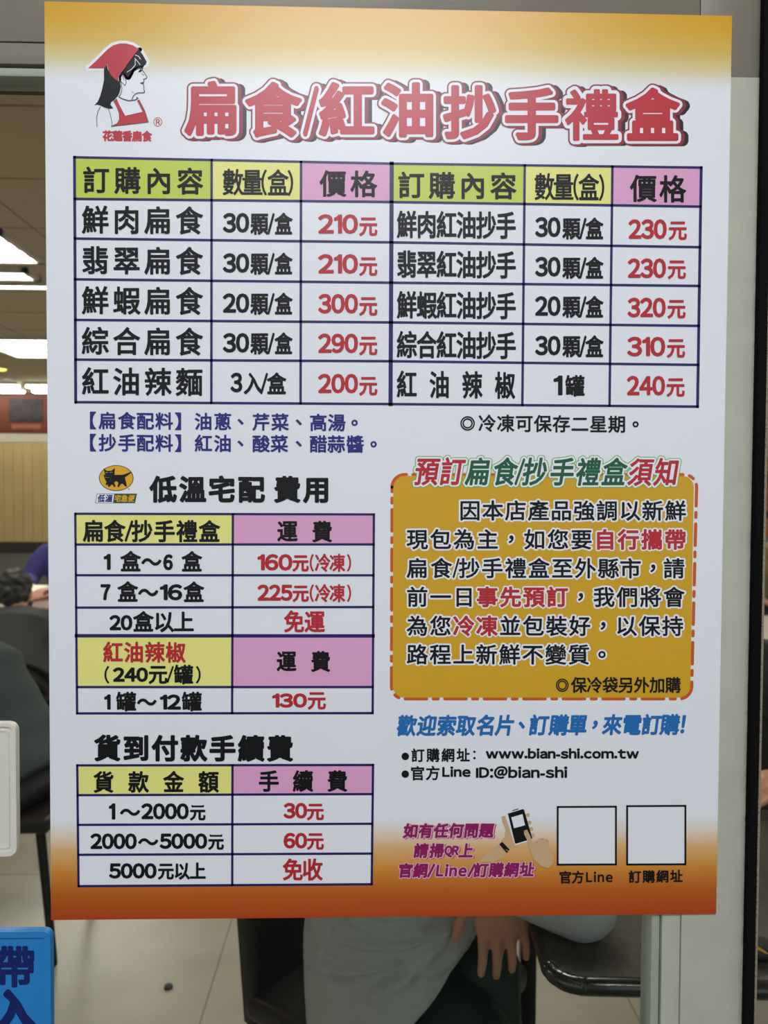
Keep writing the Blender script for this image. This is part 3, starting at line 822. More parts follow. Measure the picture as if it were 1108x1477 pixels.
Q.row('如有任何問題', 592.6, 1198.4, 702, 1197.8, 21, 21.5, mg, .14); Q.row('請掃', 607.6, 1227, 630.4, 1227, 21, 21.5, mg, .14); Q.latin('QR', 641, 662, 1219.6, 1236.6, mg, .12); Q.cjk('上', 672.6, 1227, 21, 21.5, mg, .14)
Q.row('官網', 585, 1255.6, 606.8, 1255.6, 21, 21.5, mg, .14); Q.latin('/', 616, 628, 1245.4, 1266, mg, 0); Q.latin('Line', 629.5, 673.6, 1246, 1264.6, mg, .12, gap=.2); Q.latin('/', 674.5, 686.5, 1245.4, 1265.4, mg, 0)
Q.row('訂購網址', 694, 1255, 760.3, 1254, 21, 21.5, mg, .14); Q.build('question_lines', poster)

# printed picture of hands with a telephone
I = Print(); g = lambda pts: cr(pts, 560, 1140, 4.617)
I.poly(g([(755, 175), (780, 170), (800, 230), (835, 350), (865, 372), (840, 385), (810, 390), (770, 440), (700, 475), (600, 475), (650, 430), (740, 355), (775, 310), (780, 260), (760, 210)]), TAN, 1)
for c in ((930, 165), (942, 215), (953, 257), (962, 300)): I.disc(g([c])[0], 2.9, TAN, 1); 
I.line(g([(796, 158), (848, 362), (958, 325)]), 1.6, WHT, 2); I.line(g([(830, 135), (865, 124)]), 1.4, GREY, 2)
I.poly(g([(797, 155), (897, 125), (905, 128), (960, 318), (955, 325), (850, 355), (845, 352)]), K, 3)
I.poly(g([(820, 180), (895, 158), (912, 232), (838, 252)]), WHT, 4)
I.poly(g([(740, 360), (760, 343), (810, 395), (790, 418)]), K, 3); I.line(g([(785, 395), (800, 403)]), .8, TAN, 4)
I.poly(g([(905, 268), (925, 262), (945, 300), (960, 345), (985, 340), (1005, 322), (1030, 318), (1060, 325), (1075, 345), (1070, 370), (1100, 430), (1100, 480), (1070, 520), (1020, 505), (970, 460), (945, 400), (925, 330), (905, 290)]), TAN, 5)
for c in ((914, 274), (990, 345), (1025, 326), (1062, 338)): I.disc(g([c])[0], 1.3, NAIL, 6)
I.build('phone_picture', poster)
for (x0, x1, y0, y1) in ((804.6, 888.6, 1164, 1247.2), (904.8, 988.8, 1162.8, 1247)):
    B = Print(); B.poly([(x0, y0), (x1, y0-.4), (x1, y1-.4), (x0, y1)], WHT, 1); q = [(x0, y0), (x1, y0-.4), (x1, y1-.4), (x0, y1)]
    for a, b in zip(q, q[1:]+q[:1]): B.bar(a, b, 2.8, K, 2)
    B.build('code_frame', poster)
P_ = Print(); P_.row('官方', 815.6, 1265.4, 833.8, 1265.2, 18.5, 19, cb); P_.latin('Line', 845.5, 884, 1257, 1272.6, cb, gap=.2); P_.build('code_caption', poster)
P_ = Print(); P_.row('訂購網址', 916, 1264.6, 975.9, 1263.6, 18.5, 19, cb); P_.build('code_caption', poster)

# ------------------------------------------------------------------ plaques on the left of the glass
def rrect(x0, x1, z0, z1, r, n=6):
    out = []
    for cx, cz, a0 in ((x1-r, z1-r, 0), (x0+r, z1-r, 90), (x0+r, z0+r, 180), (x1-r, z0+r, 270)):
        for i in range(n+1):
            t = math.radians(a0+90*i/n); out.append((cx+r*math.cos(t), cz+r*math.sin(t)))
    return out
def rim(mb, x0, x1, z0, z1, r, w, y0, y1):
    o = rrect(x0, x1, z0, z1, r); i_ = rrect(x0+w, x1-w, z0+w, z1-w, max(.0008, r-w)); n = len(o)
    vs = [[mb.bm.verts.new((a[0], y, a[1])) for a in ring] for y in (y0, y1) for ring in (o, i_)]
    for k in range(n):
        j = (k+1) % n
        for A, Bq in ((vs[0], vs[1]), (vs[2], vs[3]), (vs[0], vs[2]), (vs[1], vs[3])):
            mb.bm.faces.new((A[k], A[j], Bq[j], Bq[k]))
    return mb
M_wp = mat('white_plastic', (222, 219, 206), .35)
wp = empty('white_plaque', (-.36, .008, 1.12), label='white plastic plaque with a raised rim on the glass left of the poster', cat='plaque')
X0, X1, Z0, Z1 = -.405, -.3315, 1.1205, 1.2410
MB().prism_y(rrect(X0, X1, Z0, Z1, .008), .0065, .0115).build('plate', M_wp, wp, True)
rim(MB(), X0+.0002, X1-.0002, Z0+.0002, Z1-.0002, .0078, .0032, .0045, .0066).build('raised_rim', M_wp, wp, True)
rim(MB(), X0+.0068, X1-.0068, Z0+.0068, Z1-.0068, .003, .0011, .0054, .0066).build('inner_ridge', M_wp, wp, True)
M_bp = mat('blue_plastic', (38, 132, 198), .28)
M_bl = mat('navy_lettering', (8, 30, 100), .35)
bpq = empty('blue_sign', (-.33, .008, .94), label='blue plastic sign with dark blue characters stuck on the glass below the white plaque', cat='sign')
X0, X1, Z0, Z1 = -.3620, -.3022, .90, 1.0527
MB().prism_y(rrect(X0, X1, Z0, Z1, .0068), .0065, .0115).build('plate', M_bp, bpq, True)
rim(MB(), X0+.0002, X1-.0002, Z0+.0002, Z1-.0002, .0066, .0055, .0040, .0066).build('raised_rim', M_bp, bpq, True)
B = Print(.0065)
B.cjk('帶', 21, 1394, 60, 62, [(M_bl, 1, 2.0, 0, 0)]); B.cjk('入', 21.5, 1458, 62, 62, [(M_bl, 1, 4.0, 0, 0)])
B.build('lettering', bpq)

# ------------------------------------------------------------------ lights
M_lampw = mat('lamp_housing', (225, 225, 220), .5)
M_em = emis('room_lamp', (255, 247, 240), LAMP_ROOM)
M_em2 = emis('street_lamp', (246, 249, 255), LAMP_STREET)
sl = empty('batten_lamp', (-.02, -1.7, 2.9), label='white batten lamp on the arcade ceiling in front of the door', cat='ceiling lamp')
MB().span(-.55, .51, -1.78, -1.62, 2.93, 3.0, .004).build('housing', M_lampw, sl, True)
MB().span(-.52, .48, -1.775, -1.625, 2.86, 2.93, .012).build('diffuser', M_em2, sl, True)

def troffer(loc, L, Wd, rows, label, group='recessed ceiling lights'):
    r = empty('ceiling_light', loc, label=label, cat='ceiling light', group=group)
    x, y, z = loc
    fr = MB(); t = .03
    fr.span(x-L/2, x+L/2, y-Wd/2, y-Wd/2+t, z-.03, z).span(x-L/2, x+L/2, y+Wd/2-t, y+Wd/2, z-.03, z)
    fr.span(x-L/2, x-L/2+t, y-Wd/2, y+Wd/2, z-.03, z).span(x+L/2-t, x+L/2, y-Wd/2, y+Wd/2, z-.03, z)
    fr.build('frame', M_lampw, r)
    MB().span(x-L/2+t, x+L/2-t, y-Wd/2+t, y+Wd/2-t, z-.016, z-.001).build('diffuser', M_em, r)
    for k in range(rows):
        yy = y-Wd/2+Wd*(k+1)/(rows+1)
        MB().span(x-L/2+t, x+L/2-t, yy-.006, yy+.006, z-.03, z-.016).build('louvre', M_lampw, r)
    return r
troffer((-2.38, 3.36, RZ), 1.22, .50, 3, 'square louvred white ceiling light nearest the glass, seen left of the poster')
troffer((-2.50, 3.86, RZ), 1.12, .20, 1, 'narrow white ceiling light just behind the square louvred one')
troffer((-2.40, 4.10, RZ), 1.60, .12, 0, 'slim white ceiling strip, second behind the square louvred light')
troffer((-2.50, 6.22, RZ), 1.60, .90, 2, 'large white ceiling light halfway down the room, left of the poster')
troffer((3.75, 6.6, RZ), 1.20, 1.3, 2, 'white ceiling light seen through the narrow gap right of the door stile')
def batten(x0, x1, y, label):
    r = empty('strip_light', ((x0+x1)/2, y, RZ), label=label, cat='strip light', group='strip lights at the far wall')
    MB().span(x0, x1, y-.05, y+.05, RZ-.04, RZ, .004).build('housing', M_lampw, r)
    MB().span(x0+.01, x1-.01, y-.045, y+.045, RZ-.065, RZ-.04, .008).build('tube', M_em, r, True)
batten(-5.4, -4.10, 8.55, 'long strip light above the menu board, in front of the rearmost one')
batten(-4.02, -3.2, 8.55, 'shorter strip light in line with the long one above the menu board')
batten(-5.2, -4.26, 9.05, 'rear strip light on the left, close over the menu board')
batten(-4.16, -3.0, 9.05, 'rear strip light next to the poster edge, close over the menu board')
for (x, y) in ((0, 1.6), (2.6, 2.6), (.2, 3.6), (.2, 6.2), (-5.0, 2.2), (5.2, 3.4)):  # unseen fixtures, added across the room to light it
    troffer((x, y, RZ), 1.2, .6, 2, 'unseen white louvred ceiling light added to light the dining room', 'unseen ceiling lights added for the room lighting')
dl = empty('downlight', (-3.81, 7.45, RZ), label='small round yellow downlight in the ceiling at the left edge', cat='downlight')
MB().lathe((-3.81, 7.45, RZ-.02), [(.07, 0), (.075, .005), (.075, .02)]).build('ring', M_lampw, dl, True)
MB().lathe((-3.81, 7.45, RZ-.03), [(.02, 0), (.055, .004), (.06, .012)]).build('lens', emis('warm_lamp', (255, 205, 90), 6), dl, True)

# menu board with food pictures on the far wall
mbd = empty('menu_board', (-4.4, 9.27, 2.15), label='long red-brown menu board with dark food pictures on the far wall', cat='menu board')
MB().span(-6.0, -2.0, 9.255, 9.297, 2.15, 2.67, .004).build('board', M_redbrown, mbd)
M_pic = mat('food_picture', (44, 42, 46), .6, .85, 9); M_cap = mat('caption_strip', (150, 90, 66), .5, .2, 20)
for k in range(6):
    x = -5.78+k*.62
    MB().span(x, x+.42, 9.245, 9.256, 2.30, 2.58, .003).build('picture', M_pic, mbd)
    MB().span(x+.03, x+.39, 9.248, 9.256, 2.20, 2.26).build('caption', M_cap, mbd)

# ------------------------------------------------------------------ furniture
M_black = mat('black_metal', (26, 26, 27), .35, metal=.3)
M_steel = mat('steel_edge', (120, 122, 120), .22, metal=.9)
M_top = mat('dark_speckled_laminate', (72, 69, 64), .32, .35, 90)
M_vinyl = mat('dark_brown_vinyl', (27, 21, 20), .45, .15, 12)
M_wood = mat('orange_wood', (176, 112, 48), .45, .2, 9)
M_brtop = mat('brown_laminate', (140, 118, 94), .35, .15, 20)

def rpoly(x0, x1, y0, y1, r, n=6):
    return [(a, b) for a, b in rrect(x0, x1, y0, y1, r, n)]
def table(loc, L, D, rz, topm, label, cat='table', h=.75, posts=False):
    r = empty('dining_table', (0, 0, 0), label=label, cat=cat)
    MB().prism(rpoly(-L/2, L/2, -D/2, D/2, .045), h-.022, h).build('tabletop', topm, r)
    eb = MB(); q = rpoly(-L/2, L/2, -D/2, D/2, .045, 8)
    eb.tube([(a, b, h-.013) for a, b in q]+[(q[0][0], q[0][1], h-.013)], .0135)
    eb.build('edge_band', M_steel2, r, True, False)
    for sx in (-1, 1):
        for sy in ((1,) if posts else (-1, 1)):
            MB().box((sx*(L/2-.05), sy*(D/2-.06), (h-.022)/2), (.035, .035, h-.022), .006).build('leg', M_black, r, True)
    if posts:
        for sx in (-1, 1): MB().box((sx*(L/2-.05), .02, .02), (.05, D-.12, .04), .008).build('foot', M_black, r, True)
    fr = MB()
    for sy in ((1,) if posts else (-1, 1)): fr.box((0, sy*(D/2-.06), h-.045), (L-.13, .025, .04), .003)
    for sx in (-1, 1): fr.box((sx*(L/2-.05), 0, h-.045), (.025, D-.15, .04), .003)
    fr.build('apron', M_black, r)
    r.location = loc; r.rotation_euler = (0, 0, rz)
    return r
M_steel2 = mat('dark_steel_band', (84, 84, 80), .2, metal=.85)
table((.905, .668, 0), 1.27, .60, math.radians(-3.0), M_top, 'dark speckled table with a metal edge just behind the glass, right of the grey shirt', posts=True)
table((-1.75, 4.25, 0), 1.3, .75, 0, M_brtop, 'brown table at the left of the room under the white dish')
table((2.15, 3.25, 0), 1.2, .7, 0, M_brtop, 'brown table seen through the gap right of the door stile')

def chair_proto(wood=False):
    """origin on the floor under the seat; faces +y"""
    r = empty('dining_chair', (0, 0, 0))
    sm = M_wood if wood else M_vinyl
    MB().box((0, 0, .435), (.42, .42, .06), .02, seg=3).build('seat', sm, r, True)
    bk = MB(); secs = []
    for z, w, y in ((.40, .205, -.195), (.55, .21, -.205), (.70, .215, -.215), (.82, .212, -.225), (.88, .195, -.23), (.90, .15, -.232)):
        secs.append(((0, y, z), (w, 0, 0), (0, .028 if z < .89 else .012, 0)))
    bk.loft(secs, 32, 5).build('backrest', sm, r, True)
    for sx in (-1, 1):
        for sy in (-1, 1):
            MB().cap((sx*.17, sy*.16, .41), (sx*.19, sy*.19, .012), .014, .012).build('leg', M_wood if wood else M_black, r, True)
    MB().tube([(-.18, .17, .2), (.18, .17, .2)], .008).build('stretcher', M_wood if wood else M_black, r, True)
    return r
def place_chair(o, x, y, f, label):
    o.location = (x, y, 0); o.rotation_euler = (0, 0, math.atan2(-f[0], f[1]))
    tag(o, label, 'chair', 'chairs of the dining room')
    return o
ch0 = chair_proto()
place_chair(ch0, .035, .85, (.80, -.60), 'dark brown vinyl chair with a solid back under the person in the grey shirt')
place_chair(copy_tree(ch0), -2.10, 5.12, (0, -1), 'dark chair under the person in the purple top')
place_chair(copy_tree(ch0), 1.18, 1.42, (-.1, -1), 'dark chair under the person in black behind the speckled table')
wc = chair_proto(True)
place_chair(wc, 1.30, 2.12, (.3, 1), 'orange wooden chair seen above the hand in the gap right of the stile')
place_chair(copy_tree(ch0), 3.05, 5.45, (-.1, -1), 'dark chair under the person in the olive top')

stool = empty('stool', (-1.14, 1.80, 0), label='black stool with thin round legs under the person in the dark teal shirt', cat='stool', group='black stools')
MB().box((-1.14, 1.80, .43), (.34, .34, .05), .015, seg=3).build('seat', M_vinyl, stool, True)
for sx in (-1, 1):
    for sy in (-1, 1):
        a = (-1.14+sx*.13, 1.80+sy*.13, .41); b = (-1.14+sx*.182, 1.80+sy*.165, .012)
        MB().cap(a, b, .015, .012).build('leg', M_black, stool, True)

def copy_stool(x, y, label):
    c = copy_tree(stool); c.location = (x, y, 0); return tag(c, label, 'stool', 'black stools')
copy_stool(-1.74, 3.13, 'black stool under the person in the black jacket')

# things on the tables
pouch = empty('pouch', (.569, .43, .75), label='small black pouch with a gold zip on the speckled table', cat='pouch')
MB().ell((.575, .44, .764), (.030, .004, 0), (-.003, .024, 0), (0, 0, .013)).build('body', mat('black_fabric', (24, 23, 24), .7), pouch, True, False)
MB().tube([(.552, .430, .775), (.562, .424, .775), (.572, .420, .770), (.578, .420, .766)], .0022).build('zip', mat('gold_zip', (214, 168, 48), .3, metal=.6), pouch, True)
dish = MB().lathe((-2.14, 4.28, .751), [(.05, 0), (.06, .004), (.125, .045), (.15, .055), (.148, .06), (.12, .05), (.05, .012), (.01, .01)], 36).build('serving_dish', mat('white_china', (226, 218, 198), .2), None, True)
tag(dish, 'wide white dish on the brown table at the left, in front of the purple top', 'dish')
spk = MB().lathe((-.585, 1.528, 0), [(.006, 0), (.013, .002), (.012, .008), (.004, .011)], 9).build('bottle_cap', mat('dark_scrap', (44, 42, 44), .6), None, True)
tag(spk, 'small dark cap lying on the pale tile floor', 'cap')

# ------------------------------------------------------------------ people
def V3(*a): return Vector(a)
def hand(mb, w, fdir, nrm, thumb, size=1.0, curl=(10, 25, 20), spread=4, thumb_out=38):
    """palm and five fingers; w wrist, fdir towards the fingers, nrm out of the back, thumb = direction of the thumb side"""
    w, fd, n = Vector(w), Vector(fdir).normalized(), Vector(nrm)
    n = (n - fd*n.dot(fd)).normalized(); t = Vector(thumb); t = (t - fd*t.dot(fd) - n*t.dot(n)).normalized()
    s = size
    mb.cap(w - fd*.02*s, w + fd*.02*s, .025*s, .026*s)
    secs = []
    for u, hw, th in ((.0, .024, .018), (.03, .033, .017), (.06, .040, .015), (.085, .041, .0125), (.098, .036, .009)):
        secs.append((w + fd*u*s, t*hw*s, n*th*s))
    mb.loft(secs, 24, 2.6)
    for k, (off, L, r) in enumerate(((.030, .072, .0085), (.010, .080, .0088), (-.011, .074, .0084), (-.031, .058, .0075))):
        a = w + fd*.086*s + t*off*s
        ang = 0.0; d0 = (fd + t*math.tan(math.radians(spread*(1.5-k)))*.8).normalized()
        rad = r*s
        for j, fr in enumerate((.46, .30, .24)):
            ang += math.radians(curl[j])
            d = (d0*math.cos(ang) - n*math.sin(ang)).normalized()
            b = a + d*L*fr*s
            mb.cap(a, b, rad, rad*.92, 10); a = b; rad *= .92
    a = w + fd*.022*s + t*.028*s - n*.004*s
    d = (fd*math.cos(math.radians(thumb_out)) + t*math.sin(math.radians(thumb_out)) - n*.25).normalized()
    b = a + d*.036*s; mb.cap(a, b, .0125*s, .0105*s, 10)
    d2 = (d + fd*.45).normalized(); c = b + d2*.028*s; mb.cap(b, c, .0105*s, .0095*s, 10); mb.cap(c, c + (d2+fd*.2).normalized()*.022*s, .0095*s, .0078*s, 10)

M_skin = mat('skin', (196, 140, 112), .5, .06, 25); M_hair = mat('dark_hair', (26, 22, 19), .55, .4, 60, bump=.6)
M_eye = mat('eye_dark', (30, 22, 18), .2); M_lip = mat('lips', (166, 92, 84), .5); M_shoe = mat('dark_shoe', (32, 31, 33), .5)

def person(label, J, f, head, hf, shirt, trousers, group=None, hair_long=False, voxel=.008, shirt_r=1.0, hem=None, fold=None, hands=None, curly=False, sleeve_end=.9, shirt_secs=None, cuff=.040):
    """J: joints; f: facing of the trunk; head: centre; hf: facing of the head"""
    f = Vector(f).normalized(); l = Vector((-f.y, f.x, 0)).normalized(); up = Vector((0, 0, 1))
    pel, che, nek = Vector(J['pelvis']), Vector(J['chest']), Vector(J['neck'])
    r = empty('person', (pel.x, pel.y, 0), label=label, cat='person', group=group)
    hd = Vector(head); hf = Vector(hf).normalized(); hl = Vector((-hf.y, hf.x, 0)).normalized(); hu = hf.cross(hl)
    spine = (nek-pel).normalized(); fw = (f - spine*f.dot(spine)).normalized()
    b = MB()
    tr = [(pel - spine*.10, .150, .105), (pel, .160, .110), (pel.lerp(che, .45), .135, .098), (che, .155, .108), (che.lerp(nek, .55), .150, .090), (che.lerp(nek, .9), .075, .062)]
    b.loft([(c, l*a, fw*d) for c, a, d in tr], 28, 2.3)
    b.cap(nek - spine*.03, hd - hu*.06, .055, .052)
    for s in 'LR':
        b.cap(J['sh'+s], J['el'+s], .050, .040); b.cap(J['el'+s], J['wr'+s], .040, .027); b.cap(che.lerp(nek, .55), J['sh'+s], .065, .052)
        b.cap(J['hip'+s], J['kn'+s], .078, .056); b.cap(J['kn'+s], J['an'+s], .056, .036)
        an = Vector(J['an'+s]); b.cap(an - up*.03, an + f*.13 - up*.05, .034, .026)
    for s in 'LR':
        hh = (hands or {}).get(s)
        if hh is None:
            fd = (Vector(J['wr'+s])-Vector(J['el'+s])).normalized(); hh = dict(fdir=fd, nrm=up, thumb=(-l if s == 'L' else l))
        hand(b, J['wr'+s], **hh)
    # head: cranium, face, jaw, nose, brow, ears
    b.ell(hd + hu*.028 - hf*.012, hl*.076, hf*.096, hu*.088)
    b.ell(hd - hu*.02 + hf*.018, hl*.066, hf*.074, hu*.088)
    b.ell(hd - hu*.085 + hf*.042, hl*.040, hf*.038, hu*.030)
    b.cap(hd + hf*.088 + hu*.012, hd + hf*.106 - hu*.026, .010, .015); b.ell(hd + hf*.082 + hu*.030, hl*.050, hf*.014, hu*.012)
    for s in (-1, 1): b.ell(hd + hl*s*.076 - hu*.008 - hf*.008, hl*.012, hf*.020, hu*.032)
    b.remesh('body', M_skin, r, voxel, 3)
    for s in (-1, 1):
        MB().ell(hd + hl*s*.031 + hf*.0845 + hu*.012, hl*.014, hf*.007, hu*.006, 12, 8).build('eye', M_eye, r, True, False)
    MB().ell(hd + hf*.090 - hu*.055, hl*.024, hf*.008, hu*.007, 14, 8).build('lips', M_lip, r, True, False)
    h = MB()
    h.ell(hd + hu*.042 - hf*.022, hl*.087, hf*.098, hu*.086); h.ell(hd - hu*.01 - hf*.052, hl*.080, hf*.062, hu*.085); h.ell(hd + hu*.078 + hf*.038, hl*.066, hf*.050, hu*.042)
    if hair_long:
        h.ell(hd - hu*.10 - hf*.055, hl*.082, hf*.050, hu*.12)
    rnd = np.random.RandomState(3)
    ph = rnd.rand(6)*6
    def hd_disp(co):
        a = .0035 if not curly else .010; k = 90 if not curly else 75
        return a*np.sin(co[:, 0]*k+ph[0]+2*np.sin(co[:, 2]*40))*np.sin(co[:, 2]*k*.8+ph[1])*np.sin(co[:, 1]*k*.9+ph[2])
    h.remesh('hair', M_hair, r, .006, 3, hd_disp)
    # clothes
    c = MB(); k = shirt_r
    sec = shirt_secs or [(pel - spine*.06, .185*k, .145*k), (pel + spine*.06, .182*k, .142*k), (pel.lerp(che, .5), .165*k, .132*k), (che, .180*k, .138*k), (che.lerp(nek, .5), .172*k, .112*k), (che.lerp(nek, .88), .088, .076)]
    c.loft([(q[0], q[1] if isinstance(q[1], Vector) else l*q[1], q[2] if isinstance(q[2], Vector) else fw*q[2]) for q in sec], 32, 2.4)
    for s in 'LR':
        c.cap(che.lerp(nek, .55), J['sh'+s], .078, .070); c.cap(J['sh'+s], J['el'+s], .070*k, .058*k)
        e_, w_ = Vector(J['el'+s]), Vector(J['wr'+s]); c.cap(e_, e_.lerp(w_, sleeve_end), .058*k, cuff)
    c.remesh('shirt', shirt, r, voxel*.9, 4, fold)
    t = MB()
    t.loft([(pel - spine*.11, l*.155, fw*.115), (pel - spine*.02, l*.172, fw*.128), (pel + spine*.06, l*.160, fw*.120)], 28, 2.3)
    for s in 'LR':
        t.cap(J['hip'+s], J['kn'+s], .094, .074); t.cap(J['kn'+s], Vector(J['kn'+s]).lerp(Vector(J['an'+s]), .93), .072, .055)
    t.remesh('trousers', trousers, r, voxel, 4)
    for s in 'LR':
        an = Vector(J['an'+s]); sh = MB()
        sh.cap(an - up*.035, an + f*.13 - up*.052, .043, .037).cap(an - up*.045 - f*.03, an + f*.1 - up*.06, .034, .030)
        sh.remesh('shoe', M_shoe, r, .008, 3)
    return r

def wrinkles(seed, amp=.006):
    rs = np.random.RandomState(seed); w = rs.randn(7, 3)*np.array((14, 14, 22)); p_ = rs.rand(7)*6.28
    def fn(co):
        s = 0
        for a, b in zip(w, p_): s = s + np.sin(co @ a + b + 1.5*np.sin(co[:, 2]*9+b))
        return amp*s/3
    return fn

M_gshirt = mat('grey_white_shirt', (176, 178, 178), .8, .04, 14)
M_olive = mat('shirt_hem', (150, 146, 112), .8)
M_green = mat('dark_green_trousers', (22, 46, 36), .7, .15, 10)
M_teal = mat('dark_teal_cloth', (48, 62, 63), .85, .12, 6)
M_bjack = mat('black_jacket', (26, 27, 32), .7, .15, 8)
M_purp = mat('purple_blue_cloth', (58, 52, 132), .85, .12, 6)
M_dark = mat('dark_trousers', (34, 34, 38), .85)
M_blackc = mat('black_cloth', (22, 21, 23), .8)
M_oliv2 = mat('olive_cloth', (138, 126, 80), .85, .15, 8)

# nearest person: grey shirt, left forearm on the table end, hand hanging over its edge
arcs = [[W(q[0], q[1], .60) for q in a] for a in (
    [(508, 1328), (525, 1336), (548, 1343), (575, 1345), (610, 1342)],
    [(482, 1348), (500, 1357), (525, 1364), (555, 1366), (590, 1362), (640, 1345)],
    [(464, 1392), (478, 1401), (500, 1404), (530, 1402), (565, 1394)],
    [(460, 1375), (462, 1388), (475, 1396)],
    [(655, 1330), (640, 1360), (615, 1390), (585, 1415), (540, 1440)],
    [(680, 1335), (668, 1365), (650, 1388), (620, 1408)])]
def gfold(co):
    out = wrinkles(5, .0022)(co)
    for a, (wd, am) in zip(arcs, ((.0060, .007), (.0070, .009), (.0065, .009), (.007, .006), (.011, .008), (.010, .007))):
        P0 = np.array(a)[:, [0, 2]]
        # fold lines run on the cloth that faces the door
        q = np.stack([co[:, 0]*(.6-CAM[1])/(co[:, 1]-CAM[1]) + CAM[0]*(1-(.6-CAM[1])/(co[:, 1]-CAM[1])),
                      CAM[2] + (co[:, 2]-CAM[2])*(.6-CAM[1])/(co[:, 1]-CAM[1])], 1)
        dmin = np.full(len(co), 9.0)
        for s0, s1 in zip(P0, P0[1:]):
            d = s1-s0; t = np.clip(((q-s0) @ d)/(d @ d), 0, 1); dmin = np.minimum(dmin, np.hypot(*(q-s0-t[:, None]*d).T))
        fac = (co[:, 1] < .76)
        out = out + fac*am*np.exp(-(dmin/wd)**2) - fac*am*.5*np.exp(-((dmin-wd*2)/wd)**2)
    return out
fA = Vector((.75, -.66, 0)).normalized(); lA = Vector((-fA.y, fA.x, 0))
JA = dict(pelvis=(.035, .770, .53), chest=(.04, .72, .84), neck=(.075, .69, 1.08),
          shL=(.20, .80, 1.0), elL=(.322, .505, .802), wrL=(.200, .580, .822), shR=(-.045, .575, 1.0), elR=(.17, .42, .94), wrR=(.26, .50, 1.12),
          hipL=(.075, .86, .52), hipR=(.050, .775, .52), knL=(.200, .725, .555), knR=(.17, .60, .50), anL=(.22, .62, .13), anR=(.16, .55, .11))
hemA = [(Vector((.050, .738, .500)), lA*.172 + Vector((0, 0, .075)), fA*.158 + Vector((0, 0, .150))),
        (Vector((.047, .740, .55)), lA*.166 + Vector((0, 0, .06)), fA*.164 + Vector((0, 0, .115))),
        (Vector((.038, .740, .63)), lA*.152 + Vector((0, 0, .02)), fA*.172 + Vector((0, 0, .05))),
        (Vector((.036, .73, .72)), lA*.158, fA*.145), (Vector((.04, .72, .84)), lA*.182, fA*.140),
        (Vector((.057, .705, .96)), lA*.175, fA*.112), (Vector((.071, .693, 1.05)), lA*.088, fA*.076)]
person('person in a loose grey-white shirt seated behind the glass, hand hanging over the table end', JA, fA, (.095, .665, 1.235), (.8, -.55, -.2),
       M_gshirt, M_green, voxel=.0045, fold=gfold, shirt_secs=hemA, sleeve_end=.86, cuff=.060,
       hands=dict(L=dict(fdir=(.10, -.12, -1), nrm=(.12, -1, .05), thumb=(-1, 0, 0), curl=(6, 14, 12), spread=3, thumb_out=34, size=1.14),
                  R=dict(fdir=(-.2, .2, .9), nrm=(.7, -.6, .2), thumb=(-.6, -.6, .2), curl=(35, 40, 30))))

fB = (-.95, .3, 0)
person('person in a dark teal shirt bending forward on the stool, left of the poster', dict(pelvis=(-1.13, 1.80, .53), chest=(-1.33, 1.87, .80), neck=(-1.55, 1.94, .96),
       shL=(-1.52, 1.72, .90), elL=(-1.70, 1.70, .66), wrL=(-1.88, 1.82, .78), shR=(-1.44, 2.07, .90), elR=(-1.64, 2.14, .68), wrR=(-1.86, 2.1, .78),
       hipL=(-1.18, 1.71, .52), hipR=(-1.14, 1.90, .52), knL=(-1.56, 1.80, .50), knR=(-1.53, 2.02, .50), anL=(-1.50, 1.80, .10), anR=(-1.46, 2.0, .10)),
       fB, (-1.66, 1.98, 1.08), (-.9, .3, -.35), M_teal, M_dark, voxel=.009, shirt_r=1.12, fold=wrinkles(2, .005))
fC = (-.15, .98, 0)
person('person in a black jacket with dark curly hair, bent over the brown table', dict(pelvis=(-1.74, 3.12, .53), chest=(-1.79, 3.32, .70), neck=(-1.86, 3.48, .78),
       shL=(-2.02, 3.40, .74), elL=(-2.10, 3.62, .62), wrL=(-1.98, 3.86, .79), shR=(-1.70, 3.44, .74), elR=(-1.63, 3.62, .66), wrR=(-1.68, 3.88, .79),
       hipL=(-1.83, 3.14, .52), hipR=(-1.65, 3.15, .52), knL=(-1.90, 3.54, .50), knR=(-1.70, 3.55, .50), anL=(-1.9, 3.5, .10), anR=(-1.7, 3.5, .10)),
       fC, (-1.925, 3.56, .875), (-.2, .9, -.4), M_bjack, M_dark, voxel=.009, shirt_r=1.08, curly=True, fold=wrinkles(8, .005))
fD = (.1, -1, 0)
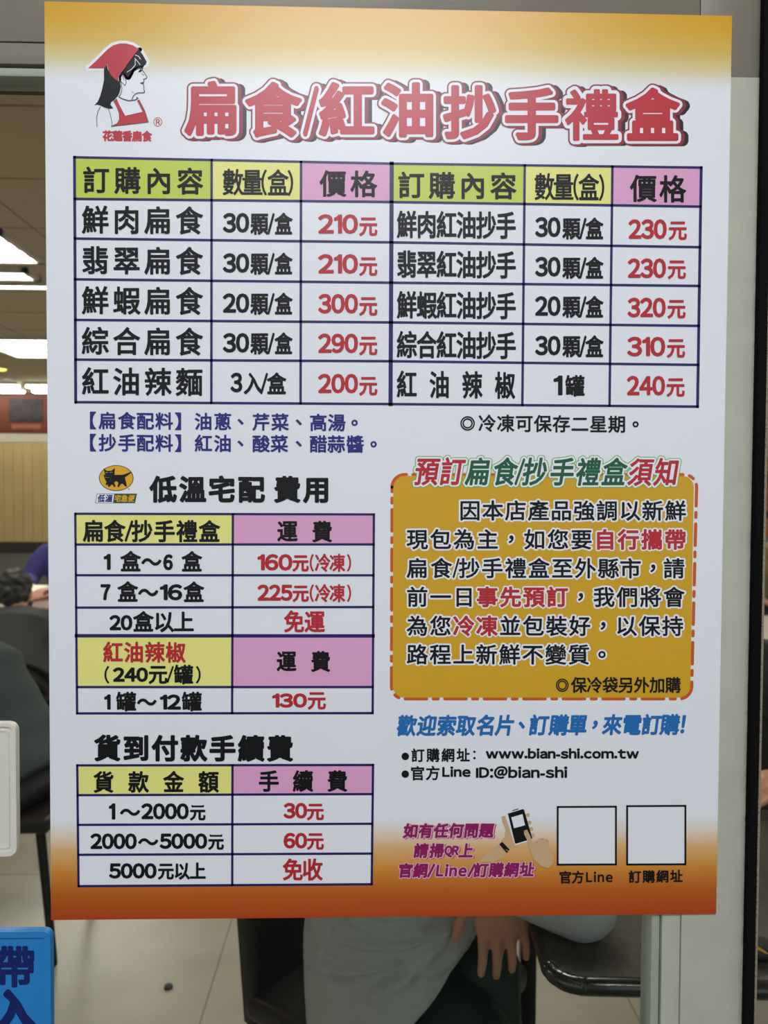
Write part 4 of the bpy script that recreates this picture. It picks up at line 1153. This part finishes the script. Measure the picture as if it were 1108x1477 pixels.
person('person in a purple-blue top behind the white dish at the left', dict(pelvis=(-2.10, 5.08, .53), chest=(-2.13, 5.0, .82), neck=(-2.13, 4.96, 1.05),
       shL=(-1.94, 4.98, .98), elL=(-1.86, 4.82, .76), wrL=(-1.98, 4.58, .79), shR=(-2.33, 4.96, .97), elR=(-2.41, 4.84, .80), wrR=(-2.30, 4.60, .79),
       hipL=(-2.01, 5.05, .52), hipR=(-2.19, 5.05, .52), knL=(-2.0, 4.66, .50), knR=(-2.2, 4.66, .50), anL=(-2.0, 4.70, .10), anR=(-2.2, 4.70, .10)),
       fD, (-2.12, 4.92, 1.20), (.1, -1, -.25), M_purp, M_dark, voxel=.010, shirt_r=1.15, hair_long=True, fold=wrinkles(9, .006))
fE = (-.1, -1, 0)
person('person in black behind the speckled table with a hand on its far edge', dict(pelvis=(1.19, 1.38, .53), chest=(1.18, 1.30, .83), neck=(1.17, 1.25, 1.06),
       shL=(1.35, 1.25, 1.0), elL=(1.42, 1.05, .82), wrL=(1.25, .92, .785), shR=(1.0, 1.28, 1.0), elR=(1.09, 1.12, .83), wrR=(.955, .985, .80),
       hipL=(1.28, 1.34, .52), hipR=(1.10, 1.35, .52), knL=(1.27, 1.0, .50), knR=(1.07, 1.0, .50), anL=(1.27, 1.05, .10), anR=(1.07, 1.05, .10)),
       fE, (1.17, 1.21, 1.22), (-.2, -1, -.2), M_blackc, M_dark, voxel=.006, fold=wrinkles(12, .004),
       hands=dict(R=dict(fdir=(-.95, -.25, .1), nrm=(-.2, -.5, .85), thumb=(.1, -.5, -.6), curl=(12, 28, 22), spread=7)))
person('person in an olive top far back, seen in the gap right of the stile', dict(pelvis=(3.05, 5.40, .53), chest=(3.05, 5.33, .83), neck=(3.05, 5.29, 1.05),
       shL=(3.24, 5.32, .98), elL=(3.30, 5.14, .76), wrL=(3.18, 4.95, .70), shR=(2.86, 5.32, .98), elR=(2.80, 5.14, .76), wrR=(2.92, 4.95, .66),
       hipL=(3.14, 5.36, .52), hipR=(2.96, 5.36, .52), knL=(3.15, 4.98, .50), knR=(2.95, 4.98, .50), anL=(3.15, 5.0, .10), anR=(2.95, 5.0, .10)),
       fE, (3.05, 5.26, 1.21), (-.1, -1, -.15), M_oliv2, M_dark, voxel=.010, fold=wrinkles(15, .005))
